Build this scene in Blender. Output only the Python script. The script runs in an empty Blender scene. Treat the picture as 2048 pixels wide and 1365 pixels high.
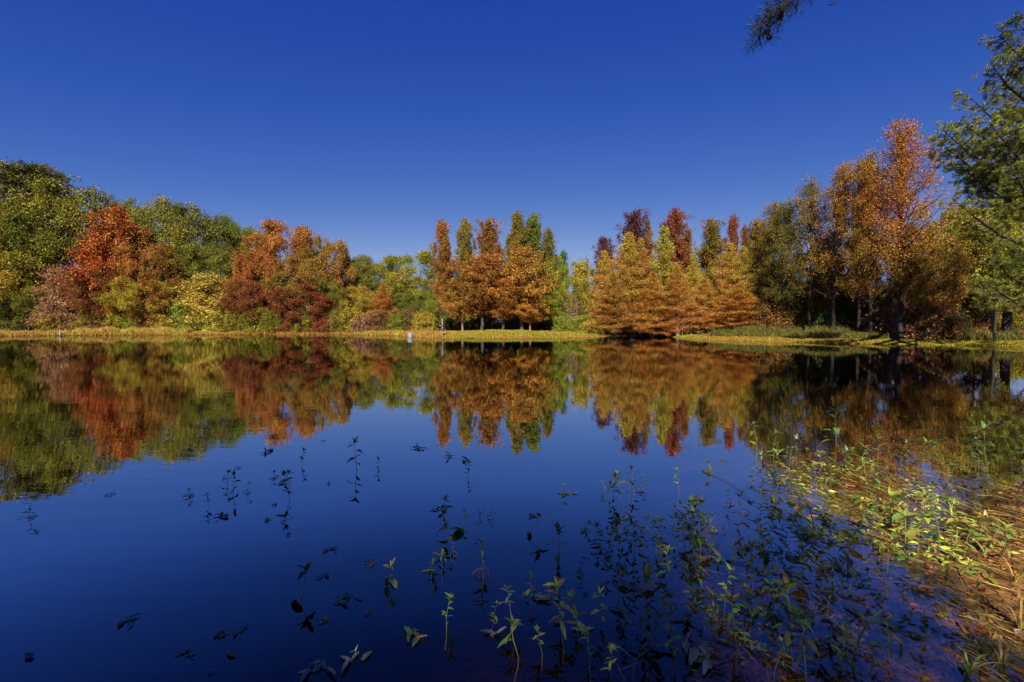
import bpy, math, random
import numpy as np
from mathutils import Vector, Matrix

# ------------------------------------------------------------------ camera, sky, sun, exposure
SC = bpy.context.scene
COL = SC.collection
F = 910.2                     # focal length in photo pixels (16 mm on a 36 mm wide frame, 2048 px)
PITCH = math.radians(2.36)
EYE = Vector((0.0, 0.0, 1.6))
cam_data = bpy.data.cameras.new('camera')
cam_data.lens = 16.0
cam_data.sensor_width = 36.0
cam_data.clip_start = 0.05
cam_data.clip_end = 3000
cam = bpy.data.objects.new('camera', cam_data)
COL.objects.link(cam)
cam.location = EYE
cam.rotation_euler = (math.pi / 2 - PITCH, 0, 0)
SC.camera = cam

SUN_AZ, SUN_EL = math.radians(187), math.radians(37)
world = bpy.data.worlds.new('World')
SC.world = world
world.use_nodes = True
nt = world.node_tree
bg = nt.nodes['Background']
bg.inputs['Strength'].default_value = 0.1
sky = nt.nodes.new('ShaderNodeTexSky')
sky.sky_type = 'NISHITA'
sky.sun_disc = False
sky.sun_elevation = SUN_EL
sky.sun_rotation = SUN_AZ
sky.air_density, sky.dust_density, sky.ozone_density, sky.altitude = 0.6, 0.0, 8.0, 500
sep = nt.nodes.new('ShaderNodeSeparateColor')
comb = nt.nodes.new('ShaderNodeCombineColor')
nt.links.new(sky.outputs[0], sep.inputs[0])
SKYGAIN = 0.62
for i, (p, a, cap) in enumerate(((1.93, 7.56, 0.20), (1.27, 1.2, 0.30), (0.466, 0.623, 0.56))):
    m0 = nt.nodes.new('ShaderNodeMath'); m0.operation = 'MULTIPLY'; m0.inputs[1].default_value = 0.1
    m1 = nt.nodes.new('ShaderNodeMath'); m1.operation = 'POWER'; m1.inputs[1].default_value = p
    m2 = nt.nodes.new('ShaderNodeMath'); m2.operation = 'MULTIPLY'; m2.inputs[1].default_value = a
    m3 = nt.nodes.new('ShaderNodeMath'); m3.operation = 'MINIMUM'; m3.inputs[1].default_value = cap
    m4 = nt.nodes.new('ShaderNodeMath'); m4.operation = 'MULTIPLY'; m4.inputs[1].default_value = 10 * SKYGAIN
    nt.links.new(sep.outputs[i], m0.inputs[0])
    for u, v in ((m0, m1), (m1, m2), (m2, m3), (m3, m4)):
        nt.links.new(u.outputs[0], v.inputs[0])
    nt.links.new(m4.outputs[0], comb.inputs[i])
nt.links.new(comb.outputs[0], bg.inputs['Color'])

sun_data = bpy.data.lights.new('sun', 'SUN')
sun_data.energy = 4.6
sun_data.angle = math.radians(0.5)
sun_data.color = (1.0, 0.90, 0.74)
sun = bpy.data.objects.new('sun', sun_data)
COL.objects.link(sun)
SUNDIR = Vector((math.sin(SUN_AZ) * math.cos(SUN_EL), math.cos(SUN_AZ) * math.cos(SUN_EL), math.sin(SUN_EL)))
sun.rotation_euler = SUNDIR.to_track_quat('Z', 'Y').to_euler()
sun.location = SUNDIR * 50

SC.view_settings.view_transform = 'Standard'
SC.view_settings.look = 'None'
SC.view_settings.exposure = 1.0
SC.view_settings.gamma = 1.0
SC.view_settings.use_curve_mapping = False
SC.render.engine = 'CYCLES'
SC.cycles.use_denoising = True
SC.cycles.denoiser = 'OPENIMAGEDENOISE'
SC.cycles.max_bounces = 8
SC.cycles.diffuse_bounces = 3
SC.cycles.glossy_bounces = 3
SC.cycles.transmission_bounces = 6
SC.cycles.transparent_max_bounces = 16
SC.cycles.use_adaptive_sampling = True
SC.cycles.adaptive_threshold = 0.02
SC.cycles.caustics_reflective = False
SC.cycles.caustics_refractive = False

# ------------------------------------------------------------------ helpers
cp, sp = math.cos(PITCH), math.sin(PITCH)


def ray(px, py):
    x = (px - 1024) / F
    u = -(py - 682.5) / F
    return Vector((x, cp + u * sp, -sp + u * cp))


def on_level(px, py, z=0.0):
    r = ray(px, py)
    return EYE + r * ((z - EYE.z) / r.z)


def at_depth(px, py, Y):
    r = ray(px, py)
    return EYE + r * (Y / r.y)


def tag(o, label=None, cat=None, group=None, kind=None):
    if label: o['label'] = label
    if cat: o['category'] = cat
    if group: o['group'] = group
    if kind: o['kind'] = kind
    return o


def empty(name, loc, rz=0.0):
    o = bpy.data.objects.new(name, None)
    o.empty_display_size = 0.2
    COL.objects.link(o)
    o.location = loc
    o.rotation_euler = (0, 0, rz)
    return o


def part(name, mesh, parent=None, color=None, color2=None, loc=None):
    o = bpy.data.objects.new(name, mesh)
    COL.objects.link(o)
    if parent is not None: o.parent = parent
    if color: o.color = (*color, 1)
    if color2: o['color2'] = [float(c) for c in color2]
    if loc is not None: o.location = loc
    return o


def copy_thing(root):
    r = root.copy()
    COL.objects.link(r)
    for ch in root.children:
        c = ch.copy()
        COL.objects.link(c)
        c.parent = r
    return r


def build_mesh(name, verts, faces, mat=None, attrs=None, smooth=False):
    """verts (N,3), faces (M,k) uniform k"""
    verts = np.asarray(verts, dtype=np.float32)
    faces = np.asarray(faces, dtype=np.int32)
    me = bpy.data.meshes.new(name)
    M, k = faces.shape
    me.vertices.add(len(verts))
    me.vertices.foreach_set('co', verts.ravel())
    me.loops.add(M * k)
    me.loops.foreach_set('vertex_index', faces.ravel())
    me.polygons.add(M)
    me.polygons.foreach_set('loop_start', np.arange(0, M * k, k, dtype=np.int32))
    try:
        me.polygons.foreach_set('loop_total', np.full(M, k, dtype=np.int32))
    except Exception:
        pass
    me.polygons.foreach_set('use_smooth', np.full(M, bool(smooth)))
    me.update(calc_edges=True)
    for an, av in (attrs or {}).items():
        at = me.attributes.new(an, 'FLOAT', 'FACE')
        at.data.foreach_set('value', np.asarray(av, dtype=np.float32))
    if mat: me.materials.append(mat)
    return me


def norm(a):
    return a / np.maximum(np.linalg.norm(a, axis=-1, keepdims=True), 1e-9)


def leaf_geo(C, axis, nrm, L, W, fold=0.18):
    """kite-shaped leaves, folded along the midrib: verts, quads"""
    axis = norm(axis)
    side = norm(np.cross(axis, nrm))
    up = np.cross(side, axis)
    L = np.broadcast_to(np.asarray(L, float), (len(C),))[:, None]
    W = np.broadcast_to(np.asarray(W, float), (len(C),))[:, None]
    v = np.empty((len(C), 4, 3))
    v[:, 0] = C - axis * L * .5
    v[:, 1] = C + side * W * .5 + up * W * fold
    v[:, 2] = C + axis * L * .5
    v[:, 3] = C - side * W * .5 + up * W * fold
    f = np.arange(len(C) * 4).reshape(-1, 4)
    return v.reshape(-1, 3), f


def tubes(paths, sides=6):
    """paths: list of (points (n,3), radii (n)) -> verts, quads"""
    V, Q, o = [], [], 0
    ang = np.arange(sides) * 2 * math.pi / sides
    ca, sa = np.cos(ang), np.sin(ang)
    for P, R in paths:
        P = np.asarray(P, float); R = np.asarray(R, float)
        n = len(P)
        T = norm(np.gradient(P, axis=0))
        ref = np.where(np.abs(T[:, 2:3]) > .9, np.array([[1., 0, 0]]), np.array([[0, 0, 1.]]))
        ref = np.repeat(ref[:1], n, axis=0) if n else ref
        A = norm(np.cross(T, ref)); B = np.cross(T, A)
        ring = P[:, None] + R[:, None, None] * (A[:, None] * ca[None, :, None] + B[:, None] * sa[None, :, None])
        V.append(ring.reshape(-1, 3))
        for i in range(n - 1):
            for j in range(sides):
                a = o + i * sides + j; b = o + i * sides + (j + 1) % sides
                Q.append((a, b, b + sides, a + sides))
        o += n * sides
    return np.concatenate(V), np.array(Q)


# ------------------------------------------------------------------ materials
def new_mat(name):
    m = bpy.data.materials.new(name)
    m.use_nodes = True
    t = m.node_tree
    t.nodes.clear()
    out = t.nodes.new('ShaderNodeOutputMaterial')
    return m, t, out


def N(t, kind, **kw):
    n = t.nodes.new(kind)
    for k, v in kw.items():
        setattr(n, k, v)
    return n


def mix_col(t, fac, a, b, blend='MIX'):
    n = t.nodes.new('ShaderNodeMix'); n.data_type = 'RGBA'; n.blend_type = blend
    for s, v in ((n.inputs[0], fac), (n.inputs[6], a), (n.inputs[7], b)):
        if hasattr(v, 'default_value') or hasattr(v, 'is_output'):
            t.links.new(v, s)
        elif isinstance(v, (int, float)):
            s.default_value = v
        else:
            s.default_value = (*v, 1) if len(v) == 3 else v
    return n.outputs[2]


def mathn(t, op, a, b=None, c=None, clamp=False):
    n = t.nodes.new('ShaderNodeMath'); n.operation = op; n.use_clamp = clamp
    for i, v in enumerate((a, b, c)):
        if v is None: continue
        if isinstance(v, (int, float)): n.inputs[i].default_value = v
        else: t.links.new(v, n.inputs[i])
    return n.outputs[0]


def foliage_material(name, trans=0.3, rough=0.8, spec=0.12):
    m, t, out = new_mat(name)
    oi = N(t, 'ShaderNodeObjectInfo')
    a2 = N(t, 'ShaderNodeAttribute', attribute_type='OBJECT', attribute_name='color2')
    av = N(t, 'ShaderNodeAttribute', attribute_name='v')
    ac = N(t, 'ShaderNodeAttribute', attribute_name='c')
    col = mix_col(t, ac.outputs['Fac'], oi.outputs['Color'], a2.outputs['Color'])
    hsv = N(t, 'ShaderNodeHueSaturation')
    t.links.new(col, hsv.inputs['Color'])
    h = mathn(t, 'MULTIPLY_ADD', av.outputs['Fac'], 0.05, 0.475)
    v = mathn(t, 'MULTIPLY_ADD', mathn(t, 'POWER', av.outputs['Fac'], 1.4), 1.25, 0.5)
    t.links.new(h, hsv.inputs['Hue']); t.links.new(v, hsv.inputs['Value'])
    bs = N(t, 'ShaderNodeBsdfPrincipled')
    bs.inputs['Roughness'].default_value = rough
    bs.inputs['Specular IOR Level'].default_value = spec
    t.links.new(hsv.outputs[0], bs.inputs['Base Color'])
    tr = N(t, 'ShaderNodeBsdfTranslucent')
    t.links.new(hsv.outputs[0], tr.inputs['Color'])
    mx = N(t, 'ShaderNodeMixShader'); mx.inputs[0].default_value = trans
    t.links.new(bs.outputs[0], mx.inputs[1]); t.links.new(tr.outputs[0], mx.inputs[2])
    t.links.new(mx.outputs[0], out.inputs[0])
    return m


def bark_material(name, scale=6.0):
    m, t, out = new_mat(name)
    oi = N(t, 'ShaderNodeObjectInfo')
    tc = N(t, 'ShaderNodeTexCoord')
    mp = N(t, 'ShaderNodeMapping'); mp.inputs['Scale'].default_value = (scale, scale, scale * .25)
    t.links.new(tc.outputs['Object'], mp.inputs[0])
    no = N(t, 'ShaderNodeTexNoise'); no.inputs['Scale'].default_value = 1.5; no.inputs['Detail'].default_value = 6
    t.links.new(mp.outputs[0], no.inputs['Vector'])
    dk = mix_col(t, 1.0, oi.outputs['Color'], (.35, .33, .32), 'MULTIPLY')
    cr = N(t, 'ShaderNodeMapRange'); cr.inputs[1].default_value = .35; cr.inputs[2].default_value = .65
    t.links.new(no.outputs[0], cr.inputs[0])
    col = mix_col(t, cr.outputs[0], dk, oi.outputs['Color'])
    bs = N(t, 'ShaderNodeBsdfPrincipled'); bs.inputs['Roughness'].default_value = .9
    t.links.new(col, bs.inputs['Base Color'])
    bp = N(t, 'ShaderNodeBump'); bp.inputs['Strength'].default_value = .6; bp.inputs['Distance'].default_value = .03
    t.links.new(no.outputs[0], bp.inputs['Height']); t.links.new(bp.outputs[0], bs.inputs['Normal'])
    t.links.new(bs.outputs[0], out.inputs[0])
    return m


def plain_material(name, color, rough=.6, noise=.25, scale=20.0, spec=.4):
    m, t, out = new_mat(name)
    tc = N(t, 'ShaderNodeTexCoord')
    no = N(t, 'ShaderNodeTexNoise'); no.inputs['Scale'].default_value = scale; no.inputs['Detail'].default_value = 5
    t.links.new(tc.outputs['Object'], no.inputs['Vector'])
    col = mix_col(t, no.outputs[0], tuple(c * (1 - noise) for c in color), tuple(min(1, c * (1 + noise)) for c in color))
    bs = N(t, 'ShaderNodeBsdfPrincipled'); bs.inputs['Roughness'].default_value = rough
    bs.inputs['Specular IOR Level'].default_value = spec
    t.links.new(col, bs.inputs['Base Color'])
    t.links.new(bs.outputs[0], out.inputs[0])
    return m


FOL = foliage_material('tree_leaves')
NEEDLE = foliage_material('pine_needles', trans=.15, rough=.5, spec=.3)
GRASS = foliage_material('grass_blades', trans=.3)
BARK = bark_material('bark')


def weed_material():
    m, t, out = new_mat('weed_leaf')
    oi = N(t, 'ShaderNodeObjectInfo')
    tc = N(t, 'ShaderNodeTexCoord')
    no = N(t, 'ShaderNodeTexNoise'); no.inputs['Scale'].default_value = 3.5; no.inputs['Detail'].default_value = 4
    t.links.new(tc.outputs['Object'], no.inputs['Vector'])
    hs = N(t, 'ShaderNodeHueSaturation')
    rv = mathn(t, 'MULTIPLY_ADD', oi.outputs['Random'], .06, .47)
    vv = mathn(t, 'MULTIPLY_ADD', no.outputs[0], 1.1, .45)
    t.links.new(oi.outputs['Color'], hs.inputs['Color'])
    t.links.new(rv, hs.inputs['Hue']); t.links.new(vv, hs.inputs['Value'])
    spots = N(t, 'ShaderNodeMapRange'); spots.inputs[1].default_value = .60; spots.inputs[2].default_value = .70
    t.links.new(no.outputs[0], spots.inputs[0])
    fac = mathn(t, 'MULTIPLY', spots.outputs[0], .5)
    col = mix_col(t, fac, hs.outputs[0], (.16, .09, .025))
    bs = N(t, 'ShaderNodeBsdfPrincipled'); bs.inputs['Roughness'].default_value = .42
    bs.inputs['Specular IOR Level'].default_value = .6
    t.links.new(col, bs.inputs['Base Color'])
    tr = N(t, 'ShaderNodeBsdfTranslucent'); t.links.new(col, tr.inputs['Color'])
    mx = N(t, 'ShaderNodeMixShader'); mx.inputs[0].default_value = .35
    t.links.new(bs.outputs[0], mx.inputs[1]); t.links.new(tr.outputs[0], mx.inputs[2])
    t.links.new(mx.outputs[0], out.inputs[0])
    return m


WEED = weed_material()

# ------------------------------------------------------------------ terrain: pond bed, banks
shore_px = [(-60, 673), (60, 672), (130, 671.5), (250, 670.5), (370, 670), (500, 669.5), (700, 669.5), (780, 671),
            (845, 675), (930, 677.3), (1060, 677), (1120, 676.5), (1180, 675), (1215, 673), (1270, 672), (1335, 672.5),
            (1360, 676), (1400, 679.5), (1480, 682.5), (1600, 685), (1700, 687.5), (1800, 689), (1900, 691), (1980, 692.5),
            (2060, 694.5)]
shore = [tuple(on_level(px, py).xy) for px, py in shore_px]
shore += [(35.5, 28.5), (29, 23.2), (20, 15.8), (13, 10.2), (8.8, 6.7), (6.9, 5.3), (4.7, 3.8), (3.1, 2.9), (2.55, 2.3), (2.3, 1.6), (1.9, .5),
          (-1, -.5), (-6, -1), (-20, -3), (-45, 5), (-72, 20), (-82, 40)]
SH = np.array(shore)


def shore_dist(P):
    """signed distance to the waterline: positive on land"""
    P = np.asarray(P, float)
    A = SH; B = np.roll(SH, -1, axis=0)
    best = np.full(len(P), 1e9)
    inside = np.zeros(len(P), bool)
    for a, b in zip(A, B):
        ab = b - a
        t = np.clip(((P - a) @ ab) / (ab @ ab), 0, 1)
        d = np.hypot(*(P - a - t[:, None] * ab).T)
        best = np.minimum(best, d)
        cond = ((a[1] > P[:, 1]) != (b[1] > P[:, 1]))
        xi = a[0] + (P[:, 1] - a[1]) / (b[1] - a[1] + 1e-12) * (b[0] - a[0])
        inside ^= cond & (P[:, 0] < xi)
    return np.where(inside, -best, best)


def wob(x, y, s, seed=0.0):
    return (np.sin(x * s * 1.3 + seed) * np.cos(y * s * 1.1 - seed * 2) + np.sin(x * s * .57 - y * s * .83 + seed * 3)
            + np.sin((x + y) * s * 2.3 + seed)) / 3


def height(x, y):
    x = np.atleast_1d(np.asarray(x, float)); y = np.atleast_1d(np.asarray(y, float))
    d = shore_dist(np.stack([x, y], 1))
    dj = d + .12 * wob(x, y, 2.1, 1.0) + np.where(y < 8, .16 * wob(x, y, 5.3, 2.0), 0)
    sl = np.interp(x, [14, 24], [.030, .075])
    nearf = np.interp(y, [6, 12], [0, 1])
    sl = np.where(y < 10, .03, sl)
    land = (.03 + .17 * nearf) * (1 - np.exp(-np.maximum(dj, 0) / .8)) + sl * np.minimum(np.maximum(dj, 0), 14) + .012 * np.clip(d - 14, 0, 60)
    land += .05 * wob(x, y, .9, 2.0) * np.clip(d / 3, 0, 1)
    w = np.maximum(-dj, 0)
    s0 = np.interp(x, [.9, 2.1], [.24, .03]); s0 = np.where(y > 12, .09, s0)
    bed = -(s0 * np.minimum(w, 2.2) + .22 * np.clip(w - 2.2, 0, 5) + .1 * np.clip(w - 7.5, 0, 12))
    bed += (.008 * wob(x, y, 5.0, .3) + .014 * wob(x, y, 1.7, 4.3)) * np.clip(w - .3, 0, 1)
    return np.where(dj > 0, land, np.where(w > .15, bed, -s0 * w))


def hz(x, y):
    return float(height([x], [y])[0])


def axis_coords(lo, hi, n, fine, k):
    t = np.linspace(-1, 1, n)
    s = np.sinh(k * t) / np.sinh(k)
    return np.where(s < 0, fine + s * (fine - lo), fine + s * (hi - fine))


gx = axis_coords(-900, 900, 290, 2.5, 6.2)
gy = axis_coords(-500, 1500, 290, 4.0, 6.6)
# extra rows across the far bank, so the waterline there is crisp
gy = np.sort(np.concatenate([gy, np.linspace(27, 62, 90)]))
gx = np.sort(np.concatenate([gx, np.linspace(-66, 44, 120)]))
X, Y = np.meshgrid(gx, gy)
Z = height(X.ravel(), Y.ravel())
nx, ny = len(gx), len(gy)
idx = np.arange(nx * ny).reshape(ny, nx)
faces = np.stack([idx[:-1, :-1], idx[:-1, 1:], idx[1:, 1:], idx[1:, :-1]], -1).reshape(-1, 4)


def ground_material():
    m, t, out = new_mat('ground_and_bed')
    g = N(t, 'ShaderNodeNewGeometry')
    sep = N(t, 'ShaderNodeSeparateXYZ'); t.links.new(g.outputs['Position'], sep.inputs[0])
    n1 = N(t, 'ShaderNodeTexNoise'); n1.inputs['Scale'].default_value = .8; n1.inputs['Detail'].default_value = 8
    n2 = N(t, 'ShaderNodeTexNoise'); n2.inputs['Scale'].default_value = 9; n2.inputs['Detail'].default_value = 8
    n2.inputs['Roughness'].default_value = .7
    for n in (n1, n2): t.links.new(g.outputs['Position'], n.inputs['Vector'])
    grass = mix_col(t, n2.outputs[0], (.08, .07, .014), (.22, .145, .035))
    litter = mix_col(t, n2.outputs[0], (.05, .03, .015), (.22, .12, .05))
    r1 = N(t, 'ShaderNodeMapRange'); r1.inputs[1].default_value = 20; r1.inputs[2].default_value = 26
    t.links.new(sep.outputs['X'], r1.inputs[0])
    r2 = N(t, 'ShaderNodeMapRange'); r2.inputs[1].default_value = .45; r2.inputs[2].default_value = .62
    t.links.new(n1.outputs[0], r2.inputs[0])
    f = mathn(t, 'MAXIMUM', r1.outputs[0], mathn(t, 'MULTIPLY', r2.outputs[0], .6))
    land = mix_col(t, f, grass, litter)
    # bare sandy path beside the water where the person stands
    px0, py0 = PATH_C
    dx = mathn(t, 'DIVIDE', mathn(t, 'SUBTRACT', sep.outputs['X'], px0), 4.6)
    dy = mathn(t, 'DIVIDE', mathn(t, 'SUBTRACT', sep.outputs['Y'], py0), 1.1)
    dd = mathn(t, 'ADD', mathn(t, 'MULTIPLY', dx, dx), mathn(t, 'MULTIPLY', dy, dy))
    dd = mathn(t, 'ADD', dd, mathn(t, 'MULTIPLY_ADD', n1.outputs[0], 1.2, -.6))
    rp = N(t, 'ShaderNodeMapRange'); rp.inputs[1].default_value = .8; rp.inputs[2].default_value = 1.1
    rp.inputs[3].default_value = 1; rp.inputs[4].default_value = 0
    t.links.new(dd, rp.inputs[0])
    land = mix_col(t, rp.outputs[0], land, mix_col(t, n2.outputs[0], (.24, .15, .09), (.45, .31, .2)))
    # pond bed: orange-brown silt and rotting leaves
    mp = N(t, 'ShaderNodeMapping'); mp.inputs['Rotation'].default_value = (0, 0, .5); mp.inputs['Scale'].default_value = (1.2, 4.5, 1)
    t.links.new(g.outputs['Position'], mp.inputs[0])
    n3 = N(t, 'ShaderNodeTexNoise'); n3.inputs['Scale'].default_value = 4; n3.inputs['Detail'].default_value = 10
    n3.inputs['Roughness'].default_value = .75; n3.inputs['Distortion'].default_value = 1.2
    t.links.new(mp.outputs[0], n3.inputs['Vector'])
    cr = N(t, 'ShaderNodeValToRGB')
    e = cr.color_ramp.elements
    e[0].position = .36; e[0].color = (.035, .014, .005, 1)
    e[1].position = .66; e[1].color = (.50, .25, .08, 1)
    e2 = cr.color_ramp.elements.new(.5); e2.color = (.25, .105, .03, 1)
    t.links.new(n3.outputs[0], cr.inputs[0])
    rz = N(t, 'ShaderNodeMapRange'); rz.inputs[1].default_value = .08; rz.inputs[2].default_value = .16
    t.links.new(sep.outputs['Z'], rz.inputs[0])
    col = mix_col(t, rz.outputs[0], cr.outputs[0], land)
    bs = N(t, 'ShaderNodeBsdfPrincipled'); bs.inputs['Roughness'].default_value = .9
    bs.inputs['Specular IOR Level'].default_value = .15
    t.links.new(col, bs.inputs['Base Color'])
    bp = N(t, 'ShaderNodeBump'); bp.inputs['Strength'].default_value = .8; bp.inputs['Distance'].default_value = .03
    hgt = mathn(t, 'ADD', n3.outputs[0], n2.outputs[0])
    t.links.new(hgt, bp.inputs['Height']); t.links.new(bp.outputs[0], bs.inputs['Normal'])
    t.links.new(bs.outputs[0], out.inputs[0])
    return m


PATH_C = tuple(on_level(915, 672.0, .25).xy)
ground = part('ground', build_mesh('ground', np.stack([X.ravel(), Y.ravel(), Z], 1), faces, ground_material(), smooth=True))
tag(ground, kind='structure')


# ------------------------------------------------------------------ water
def water_material():
    m, t, out = new_mat('pond_water')
    g = N(t, 'ShaderNodeNewGeometry')
    # long low ripples, crests lying roughly across the view
    def ripple(scale, rot, sc, detail):
        mp = N(t, 'ShaderNodeMapping'); mp.inputs['Rotation'].default_value = (0, 0, rot); mp.inputs['Scale'].default_value = sc
        t.links.new(g.outputs['Position'], mp.inputs[0])
        n = N(t, 'ShaderNodeTexNoise'); n.inputs['Scale'].default_value = scale; n.inputs['Detail'].default_value = detail
        n.inputs['Roughness'].default_value = .55
        t.links.new(mp.outputs[0], n.inputs['Vector'])
        return n.outputs[0]
    a = ripple(1.0, .05, (.5, 2.2, 1), 3)
    b = ripple(1.0, -.12, (1.6, 6.5, 1), 3)
    big = ripple(.09, .3, (1, 1, 1), 2)
    rm = N(t, 'ShaderNodeMapRange'); rm.inputs[1].default_value = .38; rm.inputs[2].default_value = .62
    rm.inputs[3].default_value = .35; rm.inputs[4].default_value = 2.0
    t.links.new(big, rm.inputs[0])
    h = mathn(t, 'ADD', a, mathn(t, 'MULTIPLY', b, .32))
    h = mathn(t, 'MULTIPLY', h, rm.outputs[0])
    bp = N(t, 'ShaderNodeBump'); bp.inputs['Strength'].default_value = 1; bp.inputs['Distance'].default_value = RIPPLE
    t.links.new(h, bp.inputs['Height'])
    lw = N(t, 'ShaderNodeLayerWeight'); lw.inputs['Blend'].default_value = .5
    t.links.new(bp.outputs[0], lw.inputs['Normal'])
    cr = N(t, 'ShaderNodeValToRGB')
    pts = ((0, .03), (.30, .05), (.42, .12), (.55, .36), (.66, .72), (.78, .84), (.93, .86), (1, .9))
    el = cr.color_ramp.elements
    el[0].position, el[1].position = pts[0][0], pts[-1][0]
    el[0].color = (pts[0][1],) * 3 + (1,); el[1].color = (pts[-1][1],) * 3 + (1,)
    for p, v in pts[1:-1]:
        x = el.new(p); x.color = (v, v, v, 1)
    t.links.new(lw.outputs['Facing'], cr.inputs[0])
    gl = N(t, 'ShaderNodeBsdfGlossy'); gl.inputs['Roughness'].default_value = .005
    t.links.new(bp.outputs[0], gl.inputs['Normal'])
    tr = N(t, 'ShaderNodeBsdfTransparent'); tr.inputs['Color'].default_value = (.96, .95, .9, 1)
    mx = N(t, 'ShaderNodeMixShader')
    t.links.new(cr.outputs[0], mx.inputs[0]); t.links.new(tr.outputs[0], mx.inputs[1]); t.links.new(gl.outputs[0], mx.inputs[2])
    t.links.new(mx.outputs[0], out.inputs[0])
    va = N(t, 'ShaderNodeVolumeAbsorption'); va.inputs['Color'].default_value = (.5, .40, .20, 1); va.inputs['Density'].default_value = 4.0
    t.links.new(va.outputs[0], out.inputs['Volume'])
    return m


RIPPLE = .0012
wx0, wx1, wy0, wy1 = -88, 42, -6, 62
wv = [(x, y, z) for z in (-4.0, 0.0) for y in (wy0, wy1) for x in (wx0, wx1)]
wf = [(0, 2, 3, 1), (4, 5, 7, 6), (0, 1, 5, 4), (2, 6, 7, 3), (0, 4, 6, 2), (1, 3, 7, 5)]
water = part('water', build_mesh('water', wv, wf, water_material()))
tag(water, kind='structure')

# ------------------------------------------------------------------ tree prototypes
def field(P, s=.35, seed=0.0):
    x, y, z = P[..., 0], P[..., 1], P[..., 2]
    return (np.sin(x * s * 2.1 + seed) + np.sin(y * s * 1.9 + seed * 1.7) + np.sin(z * s * 2.3 - seed) +
            np.sin((x + y - z) * s * 3.7 + seed * 2.1)) / 4


def leaves_from_tufts(rs, T, r, n, L, W, up=.6, out=.5, centre=None, flat=1.0, axis_out=0.0, grad=None, seed=0.0):
    """T tuft centres (k,3); r tuft radii (k,) ; n leaves per tuft"""
    k = len(T)
    r = np.broadcast_to(np.asarray(r, float), (k,))
    P = np.repeat(T, n, axis=0)
    d = rs.normal(size=(k * n, 3)) * np.repeat(r, n)[:, None] * .55
    d[:, 2] *= flat
    C = P + d
    if centre is None: centre = np.array([0, 0, 0.])
    o = norm((P - centre) * np.array([1, 1, .5]))
    nr = norm(rs.normal(size=C.shape) + np.array([0, 0, up]) + o * out)
    ax = rs.normal(size=C.shape) + np.array([0, 0, -.25]) + o * axis_out
    ls = rs.uniform(.65, 1.35, len(C))
    v, f = leaf_geo(C, ax, nr, L * ls, W * ls)
    c = .5 + field(P, seed=seed) * .75 + rs.uniform(-.18, .18, len(C)) + np.repeat(rs.uniform(-.2, .2, k), n)
    if grad is not None: c = c + grad(C[:, 2])
    return v, f, rs.uniform(0, 1, len(C)), np.clip(c, 0, 1)


def finish_tree(name, leaf, paths, mat=None, sides=6):
    v, f, a, c = leaf
    crown = build_mesh(name + '_crown', v, f, mat or FOL, {'v': a, 'c': c})
    tv, tq = tubes(paths, sides)
    trunk = build_mesh(name + '_trunk', tv, tq, BARK, smooth=True)
    lo, hi = np.percentile(v, 1, axis=0), np.percentile(v, 99.4, axis=0)
    return dict(crown=crown, trunk=trunk, H=float(hi[2]), W=float((hi[0] - lo[0] + hi[1] - lo[1]) / 2))


def curve(p0, p1, sag, n, rs, jit=.0):
    t = np.linspace(0, 1, n)[:, None]
    P = (1 - t) * np.array(p0) + t * np.array(p1)
    P[:, 2] += sag * np.sin(t[:, 0] * math.pi)
    P[1:-1] += rs.normal(size=(n - 2, 3)) * jit
    return P


def oak(seed, H=12, R=5, lumps=34, tpl=14, n=98, low=.12, leafL=.16, rl=.31, gap=0.0):
    rs = np.random.RandomState(seed)
    cz = H * (.5 + low * .55); rz = H - cz
    T, paths = [], []
    lean = rs.normal(size=2) * .2
    top = np.array([lean[0], lean[1], H * .62])
    tr = curve((0, 0, -.3), top, 0, 6, rs, .08)
    paths.append((tr, np.linspace(.24, .08, 6)))
    for i in range(lumps):
        ph = i * 2.39996 + rs.uniform(-.4, .4)
        u = 1 - 2 * (i + .5) / lumps
        u = u * .98
        s = math.sqrt(max(0, 1 - u * u))
        k = rs.uniform(.55, .95)
        zz = cz + rz * u * k * (1 if u > 0 else .92)
        c = np.array([R * s * k * math.cos(ph), R * s * k * math.sin(ph), zz])
        lr = R * rl * rs.uniform(.75, 1.2)
        d = norm(rs.normal(size=(tpl, 3)) + np.array([0, 0, .5]) + norm(c - np.array([0, 0, cz])) * .9)
        T.append(c + d * lr * rs.uniform(.55, 1.05, (tpl, 1)) * np.array([1, 1, .8]))
        a = tr[min(5, 1 + int(max(0, zz / H * 5 - .8)))]
        if i % 2 == 0:
            P = curve(a, c, -.25, 5, rs, .12)
            paths.append((P, np.linspace(.085, .02, 5)))
            for q in T[-1][::4]:
                paths.append((curve(P[3], q, -.05, 3, rs, .03), np.array([.02, .014, .006])))
    T = np.concatenate(T)
    T = T[T[:, 2] > H * low * .6]
    leaf = leaves_from_tufts(rs, T, .52, n, leafL, leafL * .72, centre=np.array([0, 0, cz]), seed=seed)
    return finish_tree('oak', leaf, paths)


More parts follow.
